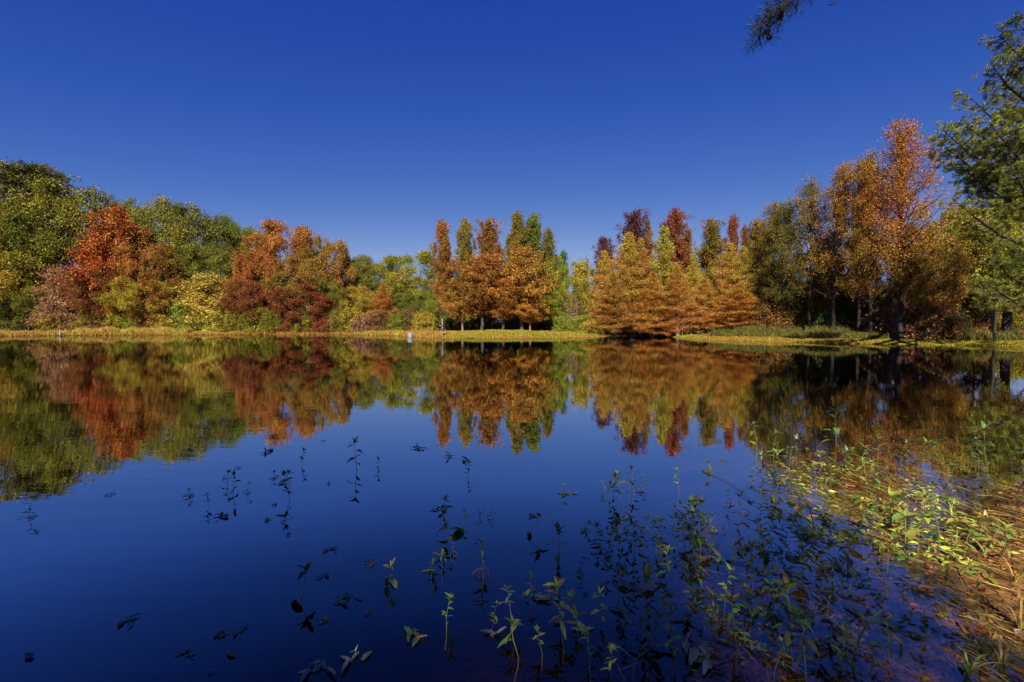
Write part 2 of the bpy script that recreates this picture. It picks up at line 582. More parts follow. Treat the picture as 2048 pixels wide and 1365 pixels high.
def gum(seed, H=14, R=3.2, nb=62, n=68, clear=.22, leafL=.148, power=.85, dens=.9, spires=5, upang=.95, lowthin=0.0):
    rs = np.random.RandomState(seed)
    T, RR, paths = [], [], []
    tr = curve((0, 0, -.3), (rs.normal() * .15, rs.normal() * .15, H * .97), 0, 8, rs, .07)
    paths.append((tr, np.linspace(.2, .02, 8)))
    for i in range(nb):
        t = clear + (1 - clear) * (i + rs.uniform(0, 1)) / nb
        h = t * H
        prof = min(1, ((t - clear) / .22 + .45)) * (1 - t) ** power
        L = R * prof * rs.uniform(.65, 1.2) + .25
        ph = i * 2.39996 + rs.uniform(-.5, .5)
        e = upang * (.45 + .75 * t) + rs.uniform(-.15, .15)
        d = np.array([math.cos(ph) * math.cos(e), math.sin(ph) * math.cos(e), math.sin(e)])
        a = np.array([np.interp(h, tr[:, 2], tr[:, 0]), np.interp(h, tr[:, 2], tr[:, 1]), h])
        Lr = L / max(.4, math.cos(e))
        Lr = min(Lr, (H * 1.0 - h) / max(.2, math.sin(e)) + .5)
        tip = a + d * Lr
        P = curve(a, tip, -.1 * L, 5, rs, .06)
        paths.append((P, np.linspace(.05 * (1 - t) + .02, .008, 5)))
        m = max(2, int(Lr / .42 * dens))
        if t < .62 and rs.uniform() < lowthin: continue
        for s in np.linspace(.3, 1.02, m):
            q = a + (tip - a) * s
            T.append(q + rs.normal(size=3) * np.array([.2, .2, .12]) * (.4 + s)); RR.append(.46 - .12 * s)
            if rs.uniform() < .55 * dens:
                T.append(q + rs.normal(size=3) * .5 * np.array([1, 1, .5])); RR.append(.38)
    for i in range(spires):
        ph = i * 2 * math.pi / spires + rs.uniform(-.4, .4)
        r = R * rs.uniform(.12, .5)
        base = np.array([r * math.cos(ph), r * math.sin(ph), H * rs.uniform(.55, .72)])
        tipz = H * rs.uniform(.8, .95) - r * .5
        for z in np.arange(base[2], tipz, .38):
            T.append(np.array([base[0], base[1], z]) + rs.normal(size=3) * .16); RR.append(.4 * (1 - .5 * (z - base[2]) / (tipz - base[2] + .01)))
        paths.append((curve((0, 0, base[2] - 1.2), (base[0], base[1], tipz), .3, 4, rs, .03), np.linspace(.05, .01, 4)))
    for z in np.arange(H * .75, H, .35):
        T.append(np.array([tr[-1][0], tr[-1][1], z]) + rs.normal(size=3) * .12); RR.append(.34 * (1.15 - (z / H - .75) * 3))
    T = np.array(T); RR = np.maximum(.12, np.array(RR))
    leaf = leaves_from_tufts(rs, T, RR, n, leafL, leafL * .8, up=.4, centre=np.array([0, 0, H * .5]), flat=1.15, seed=seed)
    return finish_tree('gum', leaf, paths)


def cypress(seed, H=12, R=3.6, nb=150, power=.85, leafL=.165, n=46):
    rs = np.random.RandomState(seed)
    T, RR, D, paths = [], [], [], []
    tr = curve((0, 0, -.6), (0, 0, H), 0, 7, rs, .03)
    paths.append((tr, np.array([.34, .2, .15, .12, .08, .05, .015])))
    for i in range(nb):
        t = .055 + .94 * ((i + rs.uniform(0, 1)) / nb) ** .92
        h = t * H
        L = R * (1 - t) ** power * rs.uniform(.5, 1.25) + .15
        ph = i * 2.39996 + rs.uniform(-.6, .6)
        e = .12 + .75 * t ** 1.6 + rs.uniform(-.22, .2)
        d = np.array([math.cos(ph) * math.cos(e), math.sin(ph) * math.cos(e), math.sin(e)])
        a = np.array([0, 0, h])
        tip = a + d * L
        if i % 2 == 0 or t < .4:
            paths.append((curve(a, tip, .05 * L, 4, rs, .02), np.linspace(.035 * (1 - t) + .01, .005, 4)))
        side = np.array([-math.sin(ph), math.cos(ph), 0])
        m = max(2, int(L / .27))
        for s in np.linspace(.22, 1.0, m):
            w = .34 * L * math.sin(min(1, s * 1.15) * math.pi) ** .7 * (1 - .35 * s)
            q = a + (tip - a) * s + side * rs.uniform(-w, w) + np.array([0, 0, .05 * math.sin(s * 3.1) * L - .05])
            T.append(q); RR.append(.27 if t < .85 else .17); D.append(d)
    T = np.array(T); RR = np.array(RR); D = np.array(D)
    k = len(T)
    P = np.repeat(T, n, 0)
    off = rs.normal(size=(k * n, 3)) * np.repeat(RR, n)[:, None] * np.array([.8, .8, .6])
    C = P + off
    ax = np.repeat(D, n, 0) * .8 + rs.normal(size=C.shape) * np.array([.75, .75, .38]) + np.array([0, 0, -.05])
    nr = norm(rs.normal(size=C.shape) + np.array([0, 0, .6]))
    ls = rs.uniform(.6, 1.3, k * n)
    v, f = leaf_geo(C, ax, nr, leafL * ls, leafL * .36 * ls)
    c = .35 + .55 * field(P, .5, seed) + rs.uniform(-.15, .15, k * n) + np.repeat(rs.uniform(-.25, .25, k), n)
    c += (C[:, 2] / H - .55) * .95
    return finish_tree('cypress', (v, f, rs.uniform(0, 1, k * n), np.clip(c, 0, 1)), paths)


def shrub(seed, H=3.0, R=1.9, tufts=150, n=46, leafL=.13, bare=0.0):
    rs = np.random.RandomState(seed)
    d = norm(rs.normal(size=(tufts, 3))); d[:, 2] = np.abs(d[:, 2])
    T = d * np.array([R, R, H]) * (rs.uniform(.35, 1, (tufts, 1)) ** .6) * (1 + .22 * field(d, 3.2, seed)[:, None]) * .9
    T[:, 2] = np.maximum(T[:, 2], .12)
    paths = []
    for q in T[::(2 if bare else 5)]:
        r0 = rs.normal(size=2) * .12
        paths.append((curve((r0[0], r0[1], -.1), q, .15, 5, rs, .07), np.linspace(.028, .006, 5)))
    leaf = leaves_from_tufts(rs, T, .3, n, leafL, leafL * .6, centre=np.array([0, 0, .4]), seed=seed)
    return finish_tree('shrub', leaf, paths, sides=4)


def willowy(seed, H=7.0, R=2.4, nb=90):
    """loose tree of fine arching sprays"""
    rs = np.random.RandomState(seed)
    T, paths = [], []
    for i in range(5):
        a = rs.uniform(0, 6.28); q = np.array([math.cos(a) * .9, math.sin(a) * .9, H * rs.uniform(.5, .8)])
        paths.append((curve((0, 0, -.2), q, .3, 5, rs, .08), np.linspace(.09, .02, 5)))
    for i in range(nb):
        t = .1 + .9 * (i + .5) / nb
        ph = i * 2.39996
        r = R * math.sin(min(1, t * 1.1 + .25) * math.pi * .86) ** .7 * rs.uniform(.5, 1.1)
        a = np.array([0, 0, t * H * .85]); tip = np.array([r * math.cos(ph), r * math.sin(ph), t * H + rs.uniform(-.3, .6)])
        P = curve(a, tip, .35, 5, rs, .05)
        paths.append((P, np.linspace(.022, .005, 5)))
        for s in np.linspace(.35, 1, 6):
            T.append(a + (tip - a) * s + rs.normal(size=3) * .16 + np.array([0, 0, .35 * math.sin(s * math.pi)]))
    T = np.array(T)
    leaf = leaves_from_tufts(rs, T, .34, 26, .25, .08, centre=np.array([0, 0, H * .5]), flat=1.3, seed=seed)
    return finish_tree('willowy', leaf, paths, sides=5)


def round_pine(seed, H=16, R=3.6):
    rs = np.random.RandomState(seed)
    T, paths = [], []
    paths.append((curve((0, 0, -.3), (0, 0, H * .95), 0, 6, rs, .08), np.linspace(.26, .05, 6)))
    for i in range(60):
        t = .42 + .56 * (i + .5) / 60
        ph = i * 2.39996
        L = R * math.sqrt(max(.03, 1 - ((t - .62) / .40) ** 2)) * rs.uniform(.7, 1.08)
        a = np.array([0, 0, t * H]); tip = np.array([L * math.cos(ph), L * math.sin(ph), t * H + L * .2])
        paths.append((curve(a, tip, -.1, 4, rs, .05), np.linspace(.05, .012, 4)))
        for s in np.linspace(.35, 1, 7):
            T.append(a + (tip - a) * s + rs.normal(size=3) * np.array([.35, .35, .16]))
            T.append(a + (tip - a) * s + rs.normal(size=3) * np.array([.6, .6, .3]))
    T = np.array(T)
    leaf = leaves_from_tufts(rs, T, .5, 40, .3, .085, up=.8, flat=.6, centre=np.array([0, 0, H * .6]), seed=seed)
    return finish_tree('round_pine', leaf, paths, NEEDLE)


PROTO = {}
for k in range(4):
    PROTO['oak%d' % k] = oak(10 + k, low=.1)
PROTO['conegum'] = gum(38, H=12, R=4.6, nb=95, n=56, clear=.1, power=.95, leafL=.155, dens=1.0, spires=3, upang=.75)
PROTO['widegum0'] = gum(36, H=11, R=4.2, nb=80, n=68, clear=.24, power=.7, leafL=.14, dens=.85, spires=6, upang=.8)
PROTO['widegum1'] = gum(37, H=11, R=4.2, nb=80, n=68, clear=.2, power=.85, leafL=.14, dens=.85, spires=5, upang=.7)
PROTO['openoak'] = oak(21, lumps=26, low=.42, rl=.27, tpl=12)
for k in range(4):
    PROTO['gum%d' % k] = gum(30 + k)
for k in range(3):
    PROTO['neargum%d' % k] = gum(40 + k, H=14, R=3.2, nb=66, n=60, leafL=.10, clear=.2, dens=.88, spires=5, lowthin=.3, power=.75)
PROTO['bigum'] = gum(47, H=15, R=3.6, nb=96, n=64, leafL=.085, clear=.26, dens=.82, power=.75, spires=4, upang=.8, lowthin=.3)
PROTO['nearoak0'] = oak(50, lumps=32, tpl=16, n=80, leafL=.14, low=.2, rl=.3)
PROTO['nearoak1'] = oak(51, lumps=28, tpl=15, n=80, leafL=.14, low=.3, rl=.28)
for k in range(4):
    PROTO['cypress%d' % k] = cypress(60 + k)
for k in range(4):
    PROTO['shrub%d' % k] = shrub(70 + k)
PROTO['bare'] = shrub(75, H=4.2, R=1.6, tufts=110, n=12, leafL=.13, bare=1)
PROTO['willowy'] = willowy(80)
PROTO['pine'] = round_pine(85)

# autumn leaf colours (main, second) and bark colours
COLR = {
    'olive':   ((.27, .235, .035), (.11, .125, .018)),
    'green':   ((.17, .185, .030), (.26, .235, .038)),
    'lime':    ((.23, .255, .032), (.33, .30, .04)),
    'gold':    ((.46, .31, .050), (.27, .22, .03)),
    'yellow':  ((.52, .41, .075), (.33, .31, .05)),
    'orange':  ((.43, .175, .042), (.25, .16, .03)),
    'rust':    ((.44, .180, .042), (.21, .125, .025)),
    'amber':   ((.52, .235, .05), (.34, .22, .04)),
    'redor':   ((.44, .160, .036), (.33, .20, .032)),
    'red':     ((.41, .095, .033), (.38, .135, .033)),
    'crimson': ((.27, .065, .038), (.24, .09, .03)),
    'purple':  ((.21, .042, .042), (.11, .040, .03)),
    'mauve':   ((.36, .19, .12), (.28, .14, .07)),
    'brown':   ((.26, .13, .045), (.14, .09, .025)),
    'mixed':   ((.34, .185, .035), (.16, .145, .025)),
    'teal':    ((.07, .14, .06), (.14, .19, .04)),
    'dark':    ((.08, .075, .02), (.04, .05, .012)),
    'pine':    ((.20, .19, .030), (.08, .10, .018)),
    'cygold':  ((.52, .275, .065), (.46, .35, .06)),
    'cyrust':  ((.50, .205, .055), (.48, .29, .055)),
    'cyred':   ((.48, .175, .045), (.46, .26, .045)),
    'cygreen': ((.48, .29, .05), (.38, .38, .05)),
}
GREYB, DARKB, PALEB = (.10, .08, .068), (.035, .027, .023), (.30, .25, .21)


def tree(name, label, cat, group, px, ytop, wpx, D, proto, col, bark=GREYB, rz=None, base=None, jitter=True):
    top = at_depth(px, ytop, D)
    z0 = hz(top.x, D) if base is None else base
    p = PROTO[proto]
    if px < 850 and base is None:
        return tree(name, label, cat, group, px, ytop, wpx, D + 6.5, proto, col, bark, rz, hz(top.x, D + 6.5), jitter)
    rnd = random.Random(int(px * 7 + ytop * 13))
    root = empty(name, (top.x, D, z0), rnd.uniform(0, 6.28) if rz is None else rz)
    s = (wpx / F * D) / p['W']
    root.scale = (s, s, (top.z - z0) / p['H'])
    tag(root, label, cat, group)
    root.rotation_euler.x = rnd.uniform(-.035, .035); root.rotation_euler.y = rnd.uniform(-.035, .035)
    c1, c2 = [tuple(a * .9 for a in q) for q in COLR[col]]
    if jitter:
        j = [rnd.uniform(.88, 1.12) for _ in range(3)]
        c1 = tuple(a * b for a, b in zip(c1, j)); c2 = tuple(a * b for a, b in zip(c2, j))
    part('trunk', p['trunk'], root, bark)
    part('crown', p['crown'], root, c1, c2)
    return root


LEFT = 'trees along the left bank'
MID = 'trees on the grassy point'
CYP = 'bald cypresses at the water'
BACK = 'tall trees behind the cypresses'
RIGHT = 'trees along the right bank'
# name, label, category, group, px, ytop, width px, depth, prototype, colour, bark
TREES = [
 ('pine_tree', 'dark green round-topped pine rising highest on the left bank', 'tree', LEFT, 60, 334, 165, 70, 'pine', 'pine', GREYB),
 ('oak_tree', 'orange-tinged olive tree just below the dark round-topped pine', 'tree', LEFT, -10, 418, 190, 63, 'oak0', 'mixed', GREYB),
 ('oak_tree', 'broad yellow-green oak between the dark pine and the red cone-shaped tree', 'tree', LEFT, 128, 380, 215, 61, 'oak1', 'olive', GREYB),
 ('oak_tree', 'green treetop peeking over behind the red cone-shaped tree', 'tree', LEFT, 236, 404, 110, 72, 'oak2', 'green', GREYB),
 ('gum_tree', 'red cone-shaped tree standing out among the green oaks of the left bank', 'tree', LEFT, 222, 420, 135, 57, 'conegum', 'red', GREYB),
 ('oak_tree', 'rounded green oak just right of the red cone-shaped tree', 'tree', LEFT, 305, 406, 140, 69, 'oak3', 'green', GREYB),
 ('oak_tree', 'open-crowned oak with pale forked trunk showing below its leaves', 'tree', LEFT, 385, 412, 150, 66, 'openoak', 'olive', PALEB),
 ('oak_tree', 'smaller green oak stepping down right of the pale forked trunk', 'tree', LEFT, 452, 440, 105, 71, 'oak0', 'green', GREYB),
 ('oak_tree', 'green treetop showing just left of the big rust-red tree', 'tree', LEFT, 505, 458, 90, 71, 'oak1', 'green', GREYB),
 ('gum_tree', 'orange-gold tree leaning against the right flank of the red cone-shaped tree', 'tree', LEFT, 288, 474, 130, 58, 'oak2', 'orange', GREYB),
 ('maple_tree', 'smaller orange-red tree in front of the pale forked trunk', 'tree', LEFT, 328, 503, 95, 56, 'conegum', 'rust', GREYB),
 ('maple_tree', 'low dull pink tree left of the red cone-shaped tree', 'tree', LEFT, 132, 538, 100, 56, 'willowy', 'mauve', PALEB),
 ('oak_tree', 'gold and olive tree low at the far end of the left bank', 'tree', LEFT, 30, 492, 170, 58, 'oak3', 'gold', GREYB),
 ('oak_tree', 'dark olive tree low between the gold tree and the pink tree', 'tree', LEFT, 92, 560, 110, 57, 'oak0', 'olive', GREYB),
 ('maple_tree', 'salmon-pink tree beneath the red cone-shaped tree', 'tree', LEFT, 208, 545, 110, 55.5, 'oak1', 'crimson', GREYB),
 ('oak_tree', 'golden layered tree beneath the orange-gold one', 'tree', LEFT, 285, 550, 120, 55.5, 'oak2', 'gold', GREYB),
 ('willow_tree', 'pale yellow feathery willow beside the bright lime shrub', 'tree', LEFT, 415, 552, 105, 56, 'willowy', 'yellow', PALEB),
 ('oak_tree', 'yellow-green oak behind the pale feathery willow', 'tree', LEFT, 425, 490, 120, 61, 'oak3', 'olive', GREYB),
 ('maple_tree', 'big rust-red tree with the highest crown of the left bank reds', 'tree', LEFT, 555, 445, 150, 61, 'oak0', 'rust', GREYB),
 ('maple_tree', 'rust-orange crown jutting out on the right shoulder of the big rust-red tree', 'tree', LEFT, 608, 458, 48, 62, 'gum2', 'orange', GREYB),
 ('maple_tree', 'orange-brown tree that ends the left bank reds beside the low green woods', 'tree', LEFT, 660, 482, 98, 61, 'oak3', 'orange', GREYB),
 ('maple_tree', 'orange-red crown low on the left side of the big rust-red tree', 'tree', LEFT, 515, 500, 100, 58, 'oak2', 'red', GREYB),
 ('maple_tree', 'bright orange tree under the gap between the two rust-coloured crowns', 'tree', LEFT, 600, 520, 130, 58, 'oak1', 'orange', GREYB),
 ('maple_tree', 'crimson layered tree to the right of the pale feathery willow', 'tree', LEFT, 502, 562, 100, 55.5, 'oak3', 'crimson', PALEB),
 ('maple_tree', 'crimson-pink low tree beneath the bright orange tree', 'tree', LEFT, 612, 572, 120, 55.5, 'oak0', 'crimson', PALEB),
 ('oak_tree', 'narrow green oak wedged between the last two reds of the left bank', 'tree', LEFT, 655, 560, 70, 57, 'oak2', 'olive', GREYB),
 ('oak_tree', 'green tree immediately right of the orange-brown tree', 'tree', LEFT, 702, 516, 90, 64, 'oak1', 'green', GREYB),
 ('oak_tree', 'low round green oak in the dip of the treeline', 'tree', LEFT, 748, 516, 130, 67, 'oak2', 'green', GREYB),
 ('oak_tree', 'broad yellow-green oak left of the leaning orange gum', 'tree', LEFT, 822, 508, 145, 66, 'oak1', 'lime', GREYB),
 ('oak_tree', 'green oak half hidden behind the leaning orange gum', 'tree', LEFT, 885, 548, 100, 66, 'oak0', 'green', GREYB),
 ('maple_tree', 'small orange-red cone-shaped tree alone before the low green oaks', 'tree', LEFT, 765, 568, 66, 57, 'cypress1', 'cyred', GREYB),
 ('oak_tree', 'olive tree left of the small orange-red cone-shaped tree', 'tree', LEFT, 715, 575, 80, 58, 'oak0', 'gold', DARKB),
 ('oak_tree', 'yellow-green low tree right of the small orange-red cone-shaped tree', 'tree', LEFT, 830, 588, 90, 59, 'oak1', 'olive', GREYB),
 ('oak_tree', 'bright lime tree close behind the standing person', 'tree', LEFT, 880, 600, 75, 60, 'oak3', 'lime', GREYB),

 ('gum_tree', 'slim orange-red gum leaning outward at the left end of the grassy point', 'tree', MID, 893, 446, 52, 60, 'gum1', 'rust', DARKB),
 ('gum_tree', 'slim olive and orange gum second from the left on the grassy point', 'tree', MID, 931, 440, 46, 62, 'gum2', 'mixed', DARKB),
 ('gum_tree', 'red-brown pointed gum in the middle of the grassy point', 'tree', MID, 979, 440, 74, 61, 'gum3', 'rust', GREYB),
 ('gum_tree', 'tallest olive-brown gum of the grassy point with a sharp tip', 'tree', MID, 1031, 430, 60, 61, 'gum0', 'mixed', GREYB),
 ('gum_tree', 'olive gum just right of the tallest one on the grassy point', 'tree', MID, 1070, 433, 62, 62, 'gum2', 'olive', GREYB),
 ('gum_tree', 'short brown gum shoulder at the right end of the grassy point', 'tree', MID, 1098, 462, 44, 62, 'gum3', 'mixed', GREYB),
 ('maple_tree', 'wide orange tree with two trunks in the middle of the grassy point', 'tree', MID, 962, 512, 125, 57, 'widegum0', 'orange', GREYB),
 ('maple_tree', 'wide dull orange tree over the pale sunlit trunk', 'tree', MID, 1044, 498, 130, 57, 'widegum1', 'amber', GREYB),
 ('maple_tree', 'orange-brown tree overhanging the sandy path', 'tree', MID, 925, 555, 80, 57.5, 'widegum1', 'amber', PALEB),
 ('maple_tree', 'salmon-orange low crown between the wide orange trees', 'tree', MID, 1005, 560, 90, 56, 'widegum0', 'orange', GREYB),
 ('maple_tree', 'dull pink crown at the right edge of the orange trees', 'tree', MID, 1060, 575, 70, 56, 'widegum1', 'amber', (.34, .2, .13)),
 ('oak_tree', 'yellow-green tree closing the right side of the grassy point', 'tree', MID, 1108, 512, 72, 63, 'oak0', 'lime', GREYB),
 ('oak_tree', 'blue-green treetop beside the gap of open sky', 'tree', MID, 1124, 506, 34, 68, 'gum1', 'teal', GREYB),
 ('oak_tree', 'lower lime-green tree in front of the blue-green treetop', 'tree', MID, 1105, 580, 80, 60, 'oak3', 'lime', GREYB),

 ('oak_tree', 'thin yellow tree of bare twigs in the gap left of the cypresses', 'tree', BACK, 1160, 522, 52, 62, 'willowy', 'gold', GREYB),
 ('maple_tree', 'dull mauve half-bare tree between the point and the cypresses', 'tree', BACK, 1146, 580, 66, 57, 'bare', 'mauve', PALEB),
 ('oak_tree', 'green tree behind the half-bare mauve one', 'tree', BACK, 1165, 565, 60, 61, 'oak1', 'green', GREYB),
 ('gum_tree', 'small dark purple gum at the left foot of the large purple one', 'tree', BACK, 1208, 478, 50, 65, 'gum0', 'purple', GREYB),
 ('gum_tree', 'large dark purple gum rising behind the first cypresses', 'tree', BACK, 1258, 425, 76, 65, 'gum3', 'purple', GREYB),
 ('gum_tree', 'narrow olive gum spire between the purple and the red treetops', 'tree', BACK, 1297, 444, 24, 65, 'gum1', 'mixed', GREYB),
 ('gum_tree', 'crimson-topped gum behind the tallest cypress', 'tree', BACK, 1350, 423, 66, 64, 'gum2', 'crimson', GREYB),
 ('gum_tree', 'olive gum shoulder right of the crimson-topped one', 'tree', BACK, 1374, 462, 36, 64, 'gum0', 'mixed', GREYB),
 ('gum_tree', 'thin orange and olive gum between the two groups of cypresses', 'tree', BACK, 1420, 444, 66, 63, 'gum3', 'mixed', DARKB),
 ('gum_tree', 'slim crimson gum spire above the yellow cypress pair', 'tree', BACK, 1459, 436, 38, 63, 'gum1', 'crimson', DARKB),
 ('gum_tree', 'short purple gum treetop just left of the right bank olive gums', 'tree', BACK, 1490, 456, 28, 62, 'gum0', 'crimson', DARKB),
 ('oak_tree', 'green-gold tree filling in behind the middle cypresses', 'tree', BACK, 1400, 540, 110, 58, 'oak3', 'gold', DARKB),

 ('cypress_tree', 'olive-gold cypress at the left end of the cypress row', 'cypress', CYP, 1212, 505, 90, 56, 'cypress0', 'cygold', GREYB),
 ('cypress_tree', 'yellow-topped cypress in front of the large purple gum', 'cypress', CYP, 1252, 470, 104, 54, 'cypress1', 'cygold', GREYB),
 ('cypress_tree', 'orange cypress with a yellow-green tip below the narrow olive spire', 'cypress', CYP, 1284, 482, 88, 53.5, 'cypress2', 'cyrust', GREYB),
 ('cypress_tree', 'tallest cypress with a bright yellow-green tip below the crimson gum', 'cypress', CYP, 1332, 458, 112, 53, 'cypress3', 'cygreen', GREYB),
 ('cypress_tree', 'lower rust-orange cypress whose branches reach the water at the left', 'cypress', CYP, 1230, 548, 96, 52.5, 'cypress2', 'cyrust', DARKB),
 ('cypress_tree', 'deep red-orange cypress under the orange one', 'cypress', CYP, 1304, 548, 92, 51.5, 'cypress0', 'cyred', DARKB),
 ('cypress_tree', 'rust-orange cypress standing on a pale trunk in the water', 'cypress', CYP, 1357, 535, 90, 50.5, 'cypress1', 'cyrust', PALEB),
 ('cypress_tree', 'small yellow-green cypress spire right of the tallest cypress', 'cypress', CYP, 1383, 512, 70, 53.5, 'cypress2', 'cygreen', GREYB),
 ('cypress_tree', 'broad low gold cypress in the dip of the cypress row', 'cypress', CYP, 1412, 560, 96, 50.5, 'cypress3', 'cygold', GREYB),
 ('cypress_tree', 'bright yellow cypress, the left one of the yellow pair', 'cypress', CYP, 1464, 490, 102, 50, 'cypress0', 'cygold', GREYB),
 ('cypress_tree', 'bright yellow cypress, the right one of the yellow pair', 'cypress', CYP, 1494, 497, 92, 49, 'cypress3', 'cygold', GREYB),
 ('cypress_tree', 'orange cypress low in front of the yellow pair', 'cypress', CYP, 1480, 570, 100, 47.5, 'cypress1', 'cyrust', GREYB),
 ('cypress_tree', 'short gold cypress at the right end of the cypress row', 'cypress', CYP, 1541, 546, 62, 47.5, 'cypress2', 'cygold', GREYB),

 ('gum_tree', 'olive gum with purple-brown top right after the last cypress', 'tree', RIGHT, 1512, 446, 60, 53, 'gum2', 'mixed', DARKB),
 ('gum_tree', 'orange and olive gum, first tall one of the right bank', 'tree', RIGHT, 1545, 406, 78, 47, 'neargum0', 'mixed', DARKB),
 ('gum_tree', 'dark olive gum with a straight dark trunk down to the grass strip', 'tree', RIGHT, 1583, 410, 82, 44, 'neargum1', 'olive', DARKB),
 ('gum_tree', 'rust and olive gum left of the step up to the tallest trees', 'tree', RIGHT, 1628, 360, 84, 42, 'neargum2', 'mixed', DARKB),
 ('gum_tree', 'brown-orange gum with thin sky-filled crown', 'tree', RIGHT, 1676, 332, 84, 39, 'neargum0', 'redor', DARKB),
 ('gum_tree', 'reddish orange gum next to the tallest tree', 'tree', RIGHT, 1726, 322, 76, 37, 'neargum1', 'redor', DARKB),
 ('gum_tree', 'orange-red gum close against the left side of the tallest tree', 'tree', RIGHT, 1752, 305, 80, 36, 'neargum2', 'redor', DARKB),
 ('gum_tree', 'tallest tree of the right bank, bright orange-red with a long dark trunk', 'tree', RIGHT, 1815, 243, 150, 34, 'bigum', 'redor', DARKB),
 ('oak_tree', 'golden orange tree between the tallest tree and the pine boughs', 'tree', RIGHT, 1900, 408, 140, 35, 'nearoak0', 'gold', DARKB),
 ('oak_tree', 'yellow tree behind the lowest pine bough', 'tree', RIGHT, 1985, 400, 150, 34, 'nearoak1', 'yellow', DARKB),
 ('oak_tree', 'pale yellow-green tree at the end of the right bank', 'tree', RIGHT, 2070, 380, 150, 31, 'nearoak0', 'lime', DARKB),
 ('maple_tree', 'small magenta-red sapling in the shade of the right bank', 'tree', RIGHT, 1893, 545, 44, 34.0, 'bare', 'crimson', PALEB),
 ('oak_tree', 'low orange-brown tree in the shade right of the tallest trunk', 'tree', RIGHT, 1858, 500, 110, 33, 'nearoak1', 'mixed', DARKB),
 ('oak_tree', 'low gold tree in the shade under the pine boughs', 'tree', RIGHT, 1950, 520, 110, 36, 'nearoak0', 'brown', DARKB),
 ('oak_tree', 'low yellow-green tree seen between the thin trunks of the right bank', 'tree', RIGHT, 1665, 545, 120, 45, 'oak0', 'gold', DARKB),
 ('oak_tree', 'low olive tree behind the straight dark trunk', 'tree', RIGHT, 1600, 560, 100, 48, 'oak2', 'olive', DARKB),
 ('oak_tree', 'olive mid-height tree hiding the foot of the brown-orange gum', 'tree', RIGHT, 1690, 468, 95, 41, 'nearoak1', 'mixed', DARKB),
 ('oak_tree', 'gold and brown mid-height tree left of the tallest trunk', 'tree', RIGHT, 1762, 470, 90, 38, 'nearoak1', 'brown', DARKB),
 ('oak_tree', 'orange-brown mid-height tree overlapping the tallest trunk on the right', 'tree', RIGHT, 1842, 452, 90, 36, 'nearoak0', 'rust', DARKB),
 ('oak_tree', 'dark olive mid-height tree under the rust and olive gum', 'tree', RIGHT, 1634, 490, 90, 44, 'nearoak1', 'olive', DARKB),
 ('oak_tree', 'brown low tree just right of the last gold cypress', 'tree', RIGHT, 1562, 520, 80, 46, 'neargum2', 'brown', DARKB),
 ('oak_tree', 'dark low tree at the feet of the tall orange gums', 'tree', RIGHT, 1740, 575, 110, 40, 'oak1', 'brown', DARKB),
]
for row in TREES:
    tree(*row)

# bare dark trunks at the right end of the bank
def bare_trunk(label, px, D, h, lean, r, bark, seed):
    rs = np.random.RandomState(seed)
    p = at_depth(px, 660, D)
    z = hz(p.x, D)
    root = empty('tree', (p.x, D, z)); tag(root, label, 'tree', 'dark trunks on the right bank')
    P = curve((0, 0, -.2), (lean, .3, h), 0, 8, rs, .05)
    paths = [(P, np.linspace(r, r * .45, 8))]
    for i in range(9):
        a = P[3 + i % 5]; ph = rs.uniform(0, 6.28); L = rs.uniform(1, 2.6)
        paths.append((curve(a, a + np.array([math.cos(ph) * L, math.sin(ph) * L, L * .7]), .1, 4, rs, .08), np.linspace(r * .3, .012, 4)))
    v, q = tubes(paths, 9)
    part('trunk', build_mesh('bare_trunk', v, q, BARK, smooth=True), root, bark)
    T = np.array([pp[0][-1] for pp in paths] + [pp[0][-2] for pp in paths[1:]])
    lv, lf, a_, c_ = leaves_from_tufts(rs, T, .9, 60, .17, .12, seed=seed)
    part('crown', build_mesh('sparse_crown', lv, lf, FOL, {'v': a_, 'c': c_}), root, *COLR['gold'])


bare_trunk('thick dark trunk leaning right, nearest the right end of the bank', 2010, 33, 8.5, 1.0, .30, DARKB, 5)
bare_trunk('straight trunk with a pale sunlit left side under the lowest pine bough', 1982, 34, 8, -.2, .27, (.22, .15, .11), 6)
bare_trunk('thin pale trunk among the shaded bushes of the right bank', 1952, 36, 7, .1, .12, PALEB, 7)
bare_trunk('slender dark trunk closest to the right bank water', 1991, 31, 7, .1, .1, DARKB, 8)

# ------------------------------------------------------------------ shrubs along the banks
ORD = ['first', 'second', 'third', 'fourth', 'fifth', 'sixth', 'seventh', 'eighth', 'ninth', 'tenth', 'eleventh', 'twelfth', 'thirteenth', 'fourteenth',
       'fifteenth', 'sixteenth', 'seventeenth', 'eighteenth', 'nineteenth', 'twentieth']
SHRUBS = {}


def shrub_at(colname, word, where, group, px, ytop, wpx, D, col, proto):
    SHRUBS.setdefault((word, where, group), []).append((px, ytop, wpx, D, col, proto))


